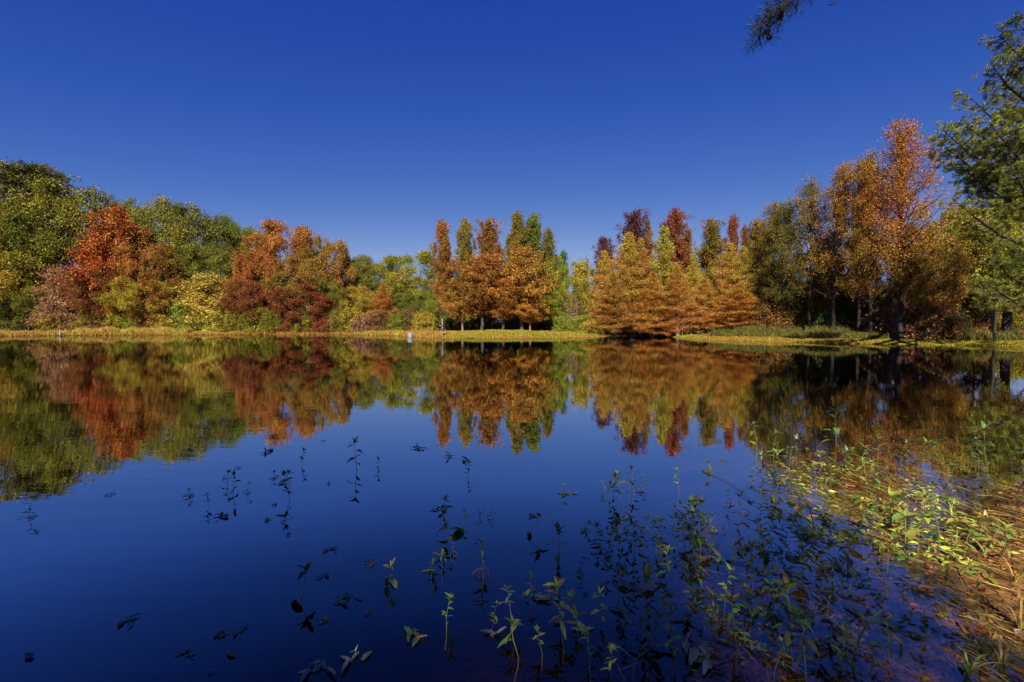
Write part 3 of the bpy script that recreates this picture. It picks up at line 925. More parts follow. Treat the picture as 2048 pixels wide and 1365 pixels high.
rr = random.Random(3)
for px, yt, w, D, col in [(12, 600, 90, 56, 'dark'), (48, 628, 70, 55.5, 'olive'), (85, 615, 70, 55.5, 'dark'), (118, 625, 60, 55, 'gold'),
                          (150, 632, 55, 55, 'mauve'), (180, 618, 60, 55, 'gold'), (215, 625, 60, 54.5, 'brown'), (242, 615, 55, 54.5, 'gold'),
                          (268, 632, 50, 54.5, 'lime'), (300, 610, 70, 55, 'brown'), (330, 628, 55, 54.5, 'gold'), (368, 604, 50, 54.2, 'lime'),
                          (398, 620, 55, 55, 'yellow'), (430, 612, 60, 55, 'yellow'), (462, 625, 55, 54.5, 'lime'), (490, 605, 60, 55, 'olive'),
                          (520, 618, 60, 54.5, 'lime'), (552, 620, 55, 54.5, 'olive'), (585, 622, 55, 54.5, 'crimson'), (612, 618, 55, 54.5, 'lime'),
                          (645, 625, 55, 54.5, 'crimson'), (672, 618, 50, 54.5, 'olive'), (700, 612, 55, 55, 'gold'), (725, 630, 45, 54.5, 'mauve'),
                          (765, 622, 50, 55, 'brown'), (797, 628, 45, 54.5, 'lime'), (820, 618, 55, 55.5, 'brown'), (850, 625, 50, 58, 'gold')]:
    word = {'dark': 'dark green', 'olive': 'olive', 'gold': 'gold', 'mauve': 'dull pink', 'brown': 'russet', 'lime': 'lime green',
            'yellow': 'pale yellow', 'crimson': 'crimson'}[col]
    shrub_at('', word, 'at the foot of the left bank trees', 'shrubs along the left bank', px, yt, w, D, col, 'shrub%d' % rr.randrange(4))
for px, yt, w, D, col in [(905, 625, 55, 64, 'lime'), (945, 632, 55, 66, 'green'), (985, 630, 60, 66, 'lime'), (1025, 632, 50, 66, 'green'),
                          (1062, 640, 50, 64, 'rust'), (1085, 635, 55, 63, 'lime'), (1112, 622, 55, 62, 'olive'), (1135, 640, 45, 57, 'rust'),
                          (1128, 628, 40, 56, 'lime'), (1165, 632, 45, 55, 'lime'), (1185, 640, 50, 53.5, 'yellow')]:
    word = {'lime': 'lime green', 'green': 'green', 'rust': 'red-brown', 'olive': 'olive', 'yellow': 'yellow'}[col]
    shrub_at('', word, 'behind the trunks of the grassy point', 'shrubs behind the grassy point', px, yt, w, D, col, 'shrub%d' % rr.randrange(4))
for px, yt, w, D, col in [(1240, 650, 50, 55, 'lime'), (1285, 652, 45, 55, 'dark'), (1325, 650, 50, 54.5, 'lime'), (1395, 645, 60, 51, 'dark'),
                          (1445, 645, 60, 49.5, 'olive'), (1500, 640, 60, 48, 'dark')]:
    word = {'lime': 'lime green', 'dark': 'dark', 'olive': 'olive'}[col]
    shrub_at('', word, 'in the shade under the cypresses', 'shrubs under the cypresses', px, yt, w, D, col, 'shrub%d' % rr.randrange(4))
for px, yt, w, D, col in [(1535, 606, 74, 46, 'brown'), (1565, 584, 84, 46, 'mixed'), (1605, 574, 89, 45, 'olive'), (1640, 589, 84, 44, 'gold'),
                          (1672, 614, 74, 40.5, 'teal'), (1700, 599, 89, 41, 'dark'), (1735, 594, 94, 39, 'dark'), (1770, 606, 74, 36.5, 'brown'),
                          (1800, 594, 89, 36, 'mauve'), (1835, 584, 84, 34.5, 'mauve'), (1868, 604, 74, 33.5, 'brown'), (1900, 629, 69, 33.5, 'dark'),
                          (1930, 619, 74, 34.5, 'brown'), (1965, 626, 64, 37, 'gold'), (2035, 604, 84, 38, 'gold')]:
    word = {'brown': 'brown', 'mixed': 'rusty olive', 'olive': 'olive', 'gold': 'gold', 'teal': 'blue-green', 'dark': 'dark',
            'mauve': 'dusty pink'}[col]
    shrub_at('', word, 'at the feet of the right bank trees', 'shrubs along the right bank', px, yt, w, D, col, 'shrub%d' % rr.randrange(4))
for (word, where, group), rows in SHRUBS.items():
    rows.sort()
    for i, (px, yt, w, D, col, proto) in enumerate(rows):
        lab = '%s bushy shrub %s' % (word, where)
        if len(rows) > 1:
            lab = '%s %s shrub from the left %s' % (ORD[i], word, where)
        tree('shrub', lab, 'shrub', group, px, yt, w, D, proto, col, GREYB)


# ------------------------------------------------------------------ far woods behind everything
def far_woods():
    rs = np.random.RandomState(9)
    T = []
    prof_x = [-400, 0, 900, 1090, 1120, 1150, 1300, 1540, 1600, 1900, 2048, 2500]
    prof_y = [520, 560, 570, 575, 600, 600, 560, 585, 598, 585, 560, 540]
    paths = []
    for k in range(270):
        D = rs.uniform(76, 96)
        px = rs.uniform(-500, 2600)
        yt = np.interp(px, prof_x, prof_y) + rs.uniform(-6, 14)
        top = at_depth(px, yt, D)
        z0 = hz(top.x, D)
        h = top.z - z0
        R = rs.uniform(2.2, 3.8)
        m = 60
        d = norm(rs.normal(size=(m, 3)))
        T.append(np.array([top.x, D, z0 + h * .55]) + d * np.array([R, R, h * .45]) * rs.uniform(.6, 1, (m, 1)))
        paths.append((np.array([(top.x, D, z0 - .3), (top.x, D, z0 + h * .6)]), np.array([.2, .1])))
    T = np.concatenate(T)
    v, f, a, c = leaves_from_tufts(rs, T, .8, 5, .75, .55, seed=3)
    o = part('far_woods', build_mesh('far_woods', v, f, FOL, {'v': a, 'c': c}), None, (.17, .145, .02), (.10, .12, .018))
    tag(o, 'mass of olive and gold woods far behind the bank trees', 'woods', kind='stuff')
    v, q = tubes(paths, 5)
    o = part('far_trunks', build_mesh('far_trunks', v, q, BARK), None, GREYB)
    tag(o, 'grey trunks of the woods far behind the bank trees', 'trunks', kind='stuff')


far_woods()


# ------------------------------------------------------------------ bank grass
def grass_strip(name, label, px0, px1, dmin, dmax, n, hgt, wid, col, seed, bias=1.0, dens_noise=True):
    rs = np.random.RandomState(seed)
    pts = np.array([on_level(px, np.interp(px, [p[0] for p in shore_px], [p[1] for p in shore_px])).xy for px in np.linspace(px0, px1, 160)])
    t = np.sort(rs.uniform(0, 1, n * 2)) * (len(pts) - 1)
    i = np.minimum(t.astype(int), len(pts) - 2)
    base = pts[i] + (pts[i + 1] - pts[i]) * (t - i)[:, None]
    tang = norm(pts[i + 1] - pts[i])
    nrm_ = np.stack([-tang[:, 1], tang[:, 0]], 1)
    d = dmin + (dmax - dmin) * rs.uniform(0, 1, len(base)) ** bias
    P = base + nrm_ * d[:, None]
    if dens_noise:
        keep = (wob(P[:, 0], P[:, 1], 1.2, seed) + rs.uniform(-.8, .8, len(P))) > -.25
        P, d = P[keep], d[keep]
    k = rs.permutation(len(P))[:n]
    P = P[k]
    z = np.maximum(height(P[:, 0], P[:, 1]), -.02)
    h = hgt * rs.uniform(.4, 1.2, len(P)) * (1 + .5 * wob(P[:, 0], P[:, 1], .8, seed + 1))
    C = np.stack([P[:, 0], P[:, 1], z + h * .45], 1)
    ax = np.array([0, 0, 1.]) + rs.normal(size=C.shape) * np.array([.4, .4, .1])
    nr = rs.normal(size=C.shape) + np.array([0, -1.2, .3])
    v, f = leaf_geo(C, ax, nr, h, wid * rs.uniform(.6, 1.4, len(P)))
    c = np.clip(.5 + wob(P[:, 0], P[:, 1], .35, seed) + rs.uniform(-.3, .3, len(P)), 0, 1)
    o = part(name, build_mesh(name, v, f, GRASS, {'v': rs.uniform(0, 1, len(P)), 'c': c}), None, *col)
    tag(o, label, 'grass', kind='stuff')


grass_strip('bank_grass', 'dry golden grass fringing the left bank', -60, 850, -.15, 4.2, 26000, .36, .06, ((.38, .20, .05), (.33, .23, .045)), 1, 1.3)
grass_strip('bank_grass', 'tall dry golden grass by the whitish post on the left bank', 122, 372, .3, 4.5, 9000, .75, .05, ((.46, .25, .08), (.40, .30, .06)), 7, 1.0)
grass_strip('bank_grass', 'short yellow-green grass covering the grassy point', 780, 1215, -.1, 11, 26000, .17, .06, ((.24, .23, .025), (.36, .21, .04)), 2, 1.2)
grass_strip('bank_grass', 'low yellow-green water weed strip running from the cypresses along the right bank', 1352, 2075, -.45, 1.5, 22000, .13, .045, ((.24, .225, .028), (.31, .20, .035)), 3, .9, False)
grass_strip('bank_grass', 'sparse taller green grass behind the strip on the right bank', 1385, 2075, 1.3, 7.0, 17000, .6, .05, ((.10, .105, .022), (.17, .12, .03)), 4, 1.0)


# leaf litter on the shaded right bank
def litter():
    rs = np.random.RandomState(12)
    n = 9000
    x = rs.uniform(26, 60, n); y = rs.uniform(26, 55, n)
    k = (x > y * .78)
    x, y = x[k], y[k]
    d = shore_dist(np.stack([x, y], 1)); k = d > 1.2
    x, y = x[k], y[k]
    C = np.stack([x, y, height(x, y) + .03], 1)
    v, f = leaf_geo(C, rs.normal(size=C.shape) * np.array([1, 1, .15]), norm(rs.normal(size=C.shape) * .4 + np.array([0, 0, 1.])), .16, .12)
    o = part('leaf_litter', build_mesh('leaf_litter', v, f, FOL, {'v': rs.uniform(0, 1, len(C)), 'c': rs.uniform(0, 1, len(C))}), None, (.38, .19, .07), (.18, .09, .04))
    tag(o, 'fallen brown leaves scattered over the shaded right bank', 'leaves', kind='stuff')


litter()


# ------------------------------------------------------------------ near pine on the right
def tip_needles(rs, T, dirs, n, L, W):
    """bottlebrush tufts: needles sweeping outward from the shoot"""
    k = len(T)
    A = np.repeat(norm(dirs), n, 0)
    rnd = rs.normal(size=(k * n, 3))
    side = norm(rnd - (rnd * A).sum(1, keepdims=True) * A)
    ax = norm(A * rs.uniform(.15, 1.1, (k * n, 1)) + side)
    ln = L * rs.uniform(.7, 1.15, k * n)
    base = np.repeat(T, n, 0) - A * rs.uniform(-.02, 1.0, (k * n, 1)) * L * .9
    C = base + ax * ln[:, None] * .5
    return leaf_geo(C, ax, rs.normal(size=C.shape), ln, W, .05)


def right_pine():
    rs = np.random.RandomState(77)
    bx, by = 27.2, 21.5
    bz = hz(bx, by)
    root = empty('pine_tree', (bx, by, bz))
    tag(root, 'large green pine at the right edge with long sunlit boughs reaching over the bank', 'tree')
    H = 21.5
    tr = curve((0, 0, -.3), (0, 0, H), 0, 9, rs, .06)
    paths = [(tr, np.linspace(.34, .05, 9))]
    T, D = [], []
    tips = []   # photo pixel tips of the boughs that show, with the depth they reach
    for px, py, d in [(2028, 42, 19.5), (2000, 72, 20), (1982, 128, 19), (2036, 108, 18.5), (1934, 188, 19), (1985, 178, 20.5), (1886, 262, 19), (1918, 246, 20),
                      (1888, 292, 19.5), (1978, 244, 18), (2030, 262, 18), (1925, 335, 19.5), (1904, 398, 19), (1962, 352, 20.5), (2022, 335, 18), (1964, 562, 18.5),
                      (1992, 522, 19.5), (2032, 490, 18)]:
        p = at_depth(px, py, d)
        tips.append(np.array(p) - np.array([bx, by, bz]))
    for i in range(26):      # the rest of the tree, outside the frame
        t = .3 + .69 * (i + .5) / 44
        ph = rs.uniform(-1.9, 1.7)
        L = 5.2 * (1 - t) ** .55 + .4
        tips.append(np.array([math.cos(ph) * L, math.sin(ph) * L, t * H + .2]))
    for tip in tips:
        L = math.hypot(tip[0], tip[1])
        a = np.array([0, 0, min(H - .5, max(3.0, tip[2] - .10 * L - .2))])
        P = curve(a, tip, -.12 * L, 7, rs, .05)
        paths.append((P, np.linspace(.018 * L + .02, .012, 7)))
        side = norm(np.cross(tip - a, [0, 0, 1.]))
        for s in np.linspace(.45, 1.0, max(6, int(L * 3.2))):
            q = a + (tip - a) * s; q[2] += -.12 * L * math.sin(s * math.pi)
            wl = (.23 * L * (1.12 - s)) + .22
            for sg in (-1, 1):
                if rs.uniform() < .3: continue
                e = q + side * sg * wl * rs.uniform(.5, 1.1) + (tip - a) / L * wl * .55 + np.array([0, 0, rs.uniform(.0, .28)])
                paths.append((np.array([q, (q + e) / 2 - [0, 0, .03], e]), np.array([.016, .012, .007])))
                for u in np.linspace(.35, 1, max(3, int(wl / .2))):
                    for w in range(1):
                        T.append(q + (e - q) * u + rs.normal(size=3) * np.array([.11, .11, .05]))
                        D.append((e - q) / max(wl, .1) + np.array([0, 0, .9]) + rs.normal(size=3) * .35)
    T = np.array(T); D = np.array(D)
    n = 42
    v, f = tip_needles(rs, T, D, n, .165, .017)
    c = np.clip(.5 + .6 * field(np.repeat(T, n, 0), .8) + rs.uniform(-.2, .2, len(f)), 0, 1)
    part('crown', build_mesh('pine_needles', v, f, NEEDLE, {'v': rs.uniform(0, 1, len(f)), 'c': c}), root, (.29, .275, .028), (.08, .115, .014))
    v, q = tubes(paths, 6)
    part('trunk', build_mesh('pine_wood', v, q, BARK, smooth=True), root, (.09, .06, .045))


right_pine()


# ------------------------------------------------------------------ pine over the photographer, its bough hangs into the top of the view
def cone_mesh():
    rs = np.random.RandomState(2)
    V, Q = [], []
    for k in range(64):
        t = k / 64; ph = k * 2.39996
        r = .028 * math.sin(min(1, t * .9 + .14) * math.pi) ** .7
        c = np.array([r * math.cos(ph), r * math.sin(ph), t * .075])
        ax = np.array([math.cos(ph), math.sin(ph), .5 + t])
        v, f = leaf_geo(c[None], ax[None], np.array([[0, 0, 1.]]), .024, .017, .3)
        Q.append(f[0] + len(V)); V.extend(v)
    return build_mesh('pine_cone', V, Q, plain_material('cone_scales', (.07, .035, .02), .8))


def near_pine():
    rs = np.random.RandomState(31)
    bx, by = 5.4, -2.6
    bz = hz(bx, by)
    root = empty('pine_tree', (bx, by, bz))
    tag(root, 'dark pine overhead whose needled bough tip hangs into the sky at the top', 'tree')
    O = np.array([bx, by, bz])
    H = 17.0
    tr = curve((0, 0, -.3), (0, 0, H), 0, 8, rs, .05)
    paths = [(tr, np.linspace(.28, .05, 8))]
    twigs = []
    P3 = lambda px, py, d: np.array(at_depth(px, py, d)) - O
    hub = P3(1680, -95, 5.6)
    a = np.array([0, 0, hub[2] + .7])
    paths.append((curve(a, hub, .15, 8, rs, .04), np.linspace(.06, .03, 8)))
    mid = P3(1590, -8, 5.75)
    paths.append((curve(hub, mid, .03, 6, rs, .008), np.linspace(.03, .018, 6)))
    main = [(mid, P3(1500, 70, 5.9)), (P3(1572, 12, 5.75), P3(1496, 100, 6.0)), (P3(1548, 32, 5.8), P3(1503, 52, 5.7)), (P3(1540, 45, 5.85), P3(1533, 85, 6.0)),
            (P3(1580, 5, 5.8), P3(1530, 20, 5.6)), (P3(1565, 20, 5.8), P3(1556, 66, 6.0)), (P3(1600, -15, 5.7), P3(1590, 28, 5.95)),
            (P3(1600, -20, 5.7), P3(1555, -5, 5.5)), (P3(1520, 55, 5.9), P3(1518, 92, 6.1)), (P3(1640, -45, 5.6), P3(1622, -2, 5.9)),
            (hub, P3(1640, -60, 5.2)), (P3(1660, -80, 5.6), P3(1700, -30, 5.8))]
    for p, q in main:
        paths.append((curve(p, q, -.02, 6, rs, .008), np.linspace(.013, .005, 6)))
        twigs.append((p, q))
    curl = [P3(1684, -20, 5.4), P3(1676, 0, 5.4), P3(1668, 8, 5.4), P3(1660, 10, 5.4), P3(1654, 10, 5.4)]
    paths.append((np.array(curl), np.array([.008, .008, .007, .006, .009])))
    twigs.append((P3(1800, -30, 5.6), P3(1768, -3, 5.7)))
    paths.append((curve(hub, P3(1800, -30, 5.6), .1, 5, rs, .02), np.linspace(.02, .01, 5)))
    paths.append((curve(hub, curl[0], -.02, 3, rs, .0), np.array([.02, .012, .009])))
    T, D = [], []
    for p, q in twigs:
        L = np.linalg.norm(q - p)
        for s in np.linspace(.1, 1, max(3, int(L / .05))):
            T.append(p + (q - p) * s + rs.normal(size=3) * .02); D.append((q - p) / L + rs.normal(size=3) * .25)
    v1, f1 = tip_needles(rs, np.array(T), np.array(D), 19, .165, .0048)
    part('needles', build_mesh('bough_needles', v1, f1, NEEDLE, {'v': rs.uniform(0, 1, len(f1)), 'c': rs.uniform(0, 1, len(f1))}), root,
         (.035, .05, .012), (.02, .03, .010))
    # the crown above and behind the camera
    T, D = [], []
    for i in range(90):
        t = .36 + .62 * (i + .5) / 90
        ph = i * 2.39996
        L = 4.6 * (1 - t) ** .5 + .3
        if math.sin(ph) > .2 and t < .75: continue
        a = np.array([0, 0, t * H]); tip = np.array([math.cos(ph) * L, math.sin(ph) * L, t * H + .5])
        paths.append((curve(a, tip, -.2, 4, rs, .05), np.linspace(.05, .015, 4)))
        for s in np.linspace(.3, 1, 9):
            for w in range(3):
                T.append(a + (tip - a) * s + rs.normal(size=3) * np.array([.35, .35, .15])); D.append(rs.normal(size=3) * .5 + np.array([0, 0, 1.]))
    v, f = tip_needles(rs, np.array(T), np.array(D), 12, .24, .05)
    part('crown', build_mesh('overhead_crown', v, f, NEEDLE, {'v': rs.uniform(0, 1, len(f)), 'c': rs.uniform(0, 1, len(f))}), root, *COLR['pine'])
    v, q = tubes(paths, 6)
    part('trunk', build_mesh('overhead_wood', v, q, BARK, smooth=True), root, (.05, .035, .028))
    cm = cone_mesh()
    for px, py in ((1530, 62), (1538, 73), (1557, 32)):
        c = part('pine_cone', cm, root, loc=P3(px, py, 5.85)); c.rotation_euler = (2.6, rs.uniform(-.5, .5), 0)


near_pine()

# trees standing on the near shore behind the photographer; they cast the shade over the near water
SHADE = [(-10.5, -12.0, 13.5, 9.5, 'nearoak0', 'olive'), (-4.0, -12.5, 14.0, 8.0, 'nearoak1', 'olive'), (-19, -12, 14, 10, 'oak1', 'gold'),
         (12.5, -6.0, 13.0, 6.4, 'nearoak0', 'gold'), (-5.2, -7.6, 10.5, 7, 'oak3', 'olive')]
near_lab = ['broad olive oak behind the camera on the left', 'broad olive oak straight behind the camera', 'gold oak farthest left on the near shore',
            'gold oak on the near shore beside the overhead pine', 'smaller olive oak close behind the camera']
for (x, y, h, w, pr, col), lab in zip(SHADE, near_lab):
    root = empty('oak_tree', (x, y, hz(x, y)), x)
    s = w / PROTO[pr]['W']
    root.scale = (s, s, h / PROTO[pr]['H'])
    tag(root, lab, 'tree', 'trees on the near shore')
    part('trunk', PROTO[pr]['trunk'], root, DARKB)
    part('crown', PROTO[pr]['crown'], root, *COLR[col])

# ------------------------------------------------------------------ water weeds in the near water
def leaf_blade(name, width, droop, wave, seed, cup=.15, segs=7):
    """lance-shaped leaf of unit length along +Y, with a folded midrib and wavy margins"""
    rs = np.random.RandomState(seed)
    V, Q = [], []
    for i in range(segs + 1):
        t = i / segs
        w = width * .5 * (math.sin(math.pi * min(1, t ** .75)) ** .85) * (1 if 0 < i < segs else .05)
        w *= 1 + rs.uniform(-.12, .12)
        z = -droop * t * t + .06 * math.sin(t * 3)
        y = t * (1 - .25 * droop * t)
        wv = wave * math.sin(t * 19 + seed)
        V += [(-w, y, z + w * cup * 2 + wv), (0, y, z), (w, y, z + w * cup * 2 - wv)]
    for i in range(segs):
        a = i * 3
        Q += [(a, a + 1, a + 4, a + 3), (a + 1, a + 2, a + 5, a + 4)]
    return build_mesh(name, V, Q, WEED, smooth=True)


LEAVES = [leaf_blade('weed_leaf', .26, .12, .008, 1), leaf_blade('weed_leaf', .32, .45, .01, 2), leaf_blade('weed_leaf', .22, .25, .012, 3),
          leaf_blade('weed_leaf', .36, -.12, .01, 4), leaf_blade('floating_leaf', .30, .03, .028, 5, .02, 10),
          leaf_blade('floating_leaf', .24, -.02, .022, 6, .04, 10), leaf_blade('broad_leaf', .42, .3, .01, 7)]
STEMM = plain_material('weed_stem', (.13, .14, .035), .5, .4, 30)
DEADM = plain_material('dead_stem', (.07, .035, .018), .7, .4, 30)


def leaf_m(loc, az, el, L, roll=0.0, w=1.0):
    return (Matrix.Translation(loc) @ Matrix.Rotation(az, 4, 'Z') @ Matrix.Rotation(el, 4, 'X') @ Matrix.Rotation(roll, 4, 'Y')
            @ Matrix.Diagonal((L * w, L, L, 1)))


def stem_proto(seed, H, lean=.0, nodes=5, L=.075, top=5, r=.004, flo=0, wave=.008, kinds=(0, 1, 2, 3), upright=.25):
    rs = random.Random(seed)
    n = 9
    la = rs.uniform(0, 6.28)
    P = []
    for i in range(n):
        t = i / (n - 1)
        z0 = -.22 if H > .05 else -.015
        z = z0 + (H - z0) * t
        k = lean * max(0, z) + wave * math.sin(t * 9 + seed)
        P.append((k * math.cos(la), k * math.sin(la) + wave * math.cos(t * 7 + seed) * .6, z))
    P = np.array(P)
    v, q = tubes([(P, np.linspace(r, r * .5, n))], 5)
    leaves = []
    for j in range(nodes):
        t = .22 + .72 * j / max(1, nodes - 1) if nodes > 1 else .5
        z = H * t
        x = np.interp(z, P[:, 2], P[:, 0]); y = np.interp(z, P[:, 2], P[:, 1])
        az = j * 1.57 + rs.uniform(-.5, .5)
        for s in (0, 1):
            if rs.random() < .22: continue
            leaves.append((rs.choice(kinds), leaf_m((x, y, z), az + s * math.pi + rs.uniform(-.3, .3), rs.uniform(-.35, .5) + upright * t, L * rs.uniform(.65, 1.15) * (1.1 - .35 * t), rs.uniform(-.5, .5))))
    for j in range(top):
        az = j * 2.4 + rs.uniform(-.3, .3)
        leaves.append((rs.choice(kinds), leaf_m(tuple(P[-1]), az, rs.uniform(.3, 1.1), L * rs.uniform(.4, .75), rs.uniform(-.3, .3), .9)))
    for j in range(flo):
        az = j * 6.28 / flo + rs.uniform(-.4, .4)
        leaves.append((4 + j % 2, leaf_m((rs.uniform(-.45, .45) * L, rs.uniform(-.45, .45) * L, .004 + .002 * j), az + rs.uniform(-.7, .7), rs.uniform(-.02, .06), L * rs.uniform(.8, 1.3))))
    return dict(stem=build_mesh('weed_stem', v, q, STEMM, smooth=True), leaves=leaves, H=H)


WPROTO = {
    'tall0': stem_proto(1, .28, .10, 4, .115), 'tall1': stem_proto(2, .28, .22, 5, .10), 'tall2': stem_proto(3, .28, .05, 3, .115, wave=.012),
    'tall3': stem_proto(4, .28, .3, 4, .10, flo=2), 'tall4': stem_proto(5, .28, .12, 6, .09, top=7),
    'sprout0': stem_proto(11, .10, .2, 2, .075, top=5, flo=2), 'sprout1': stem_proto(12, .10, .4, 2, .065, top=5, flo=3), 'sprout2': stem_proto(13, .10, .1, 3, .06, top=6),
    'rosette0': stem_proto(21, .025, 0, 0, .10, top=2, flo=7), 'rosette1': stem_proto(22, .02, 0, 0, .11, top=2, flo=5), 'rosette2': stem_proto(23, .03, 0, 1, .09, top=3, flo=6),
    'arch0': stem_proto(31, .16, .8, 2, .14, top=2, kinds=(1, 2), wave=.02), 'arch1': stem_proto(32, .18, .5, 3, .14, top=2, kinds=(1, 6), wave=.018),
    'bushy0': stem_proto(41, .28, .15, 7, .115, top=7), 'bushy1': stem_proto(42, .28, .25, 7, .105, top=7, flo=3),
}
WCOL = {'shade': (.11, .165, .036), 'mid': (.13, .19, .036), 'lit': (.26, .32, .055), 'yel': (.38, .36, .07), 'sun_tint': (.50, .55, .09), 'grey': (.13, .17, .15), 'dark': (.05, .07, .03), 'red': (.30, .12, .05)}  # leaf tones with painted-in shade, sunlight (lit, brightest green) and sky sheen (grey)


def weed(label, px, yw, size, kind, col='shade', cat='water weed', group=None, name='water_weed', rz=None):
    """yw: photo row of the waterline; size: photo pixels of height (of spread, for floating rosettes)"""
    p = on_level(px, yw, 0)
    pr = WPROTO[kind]
    rnd = random.Random(int(px * 31 + yw * 17))
    dist = (p - EYE).length
    root = empty(name, (p.x, p.y, 0), rnd.uniform(0, 6.28) if rz is None else rz)
    if kind.startswith('rosette'):
        s = size / F * p.y / .20
    else:
        s = size / F * p.y / pr['H']
    root.scale = (s, s, s)
    tag(root, label, cat, group)
    part('stem', pr['stem'], root)
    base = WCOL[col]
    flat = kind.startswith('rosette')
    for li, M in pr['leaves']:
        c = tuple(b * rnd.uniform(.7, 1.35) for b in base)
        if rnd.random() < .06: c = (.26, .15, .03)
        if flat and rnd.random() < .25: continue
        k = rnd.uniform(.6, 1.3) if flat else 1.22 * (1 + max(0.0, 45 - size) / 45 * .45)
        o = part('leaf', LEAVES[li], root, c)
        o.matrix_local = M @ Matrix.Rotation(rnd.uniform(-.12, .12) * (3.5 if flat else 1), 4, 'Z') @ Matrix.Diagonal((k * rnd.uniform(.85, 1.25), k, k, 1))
    return root


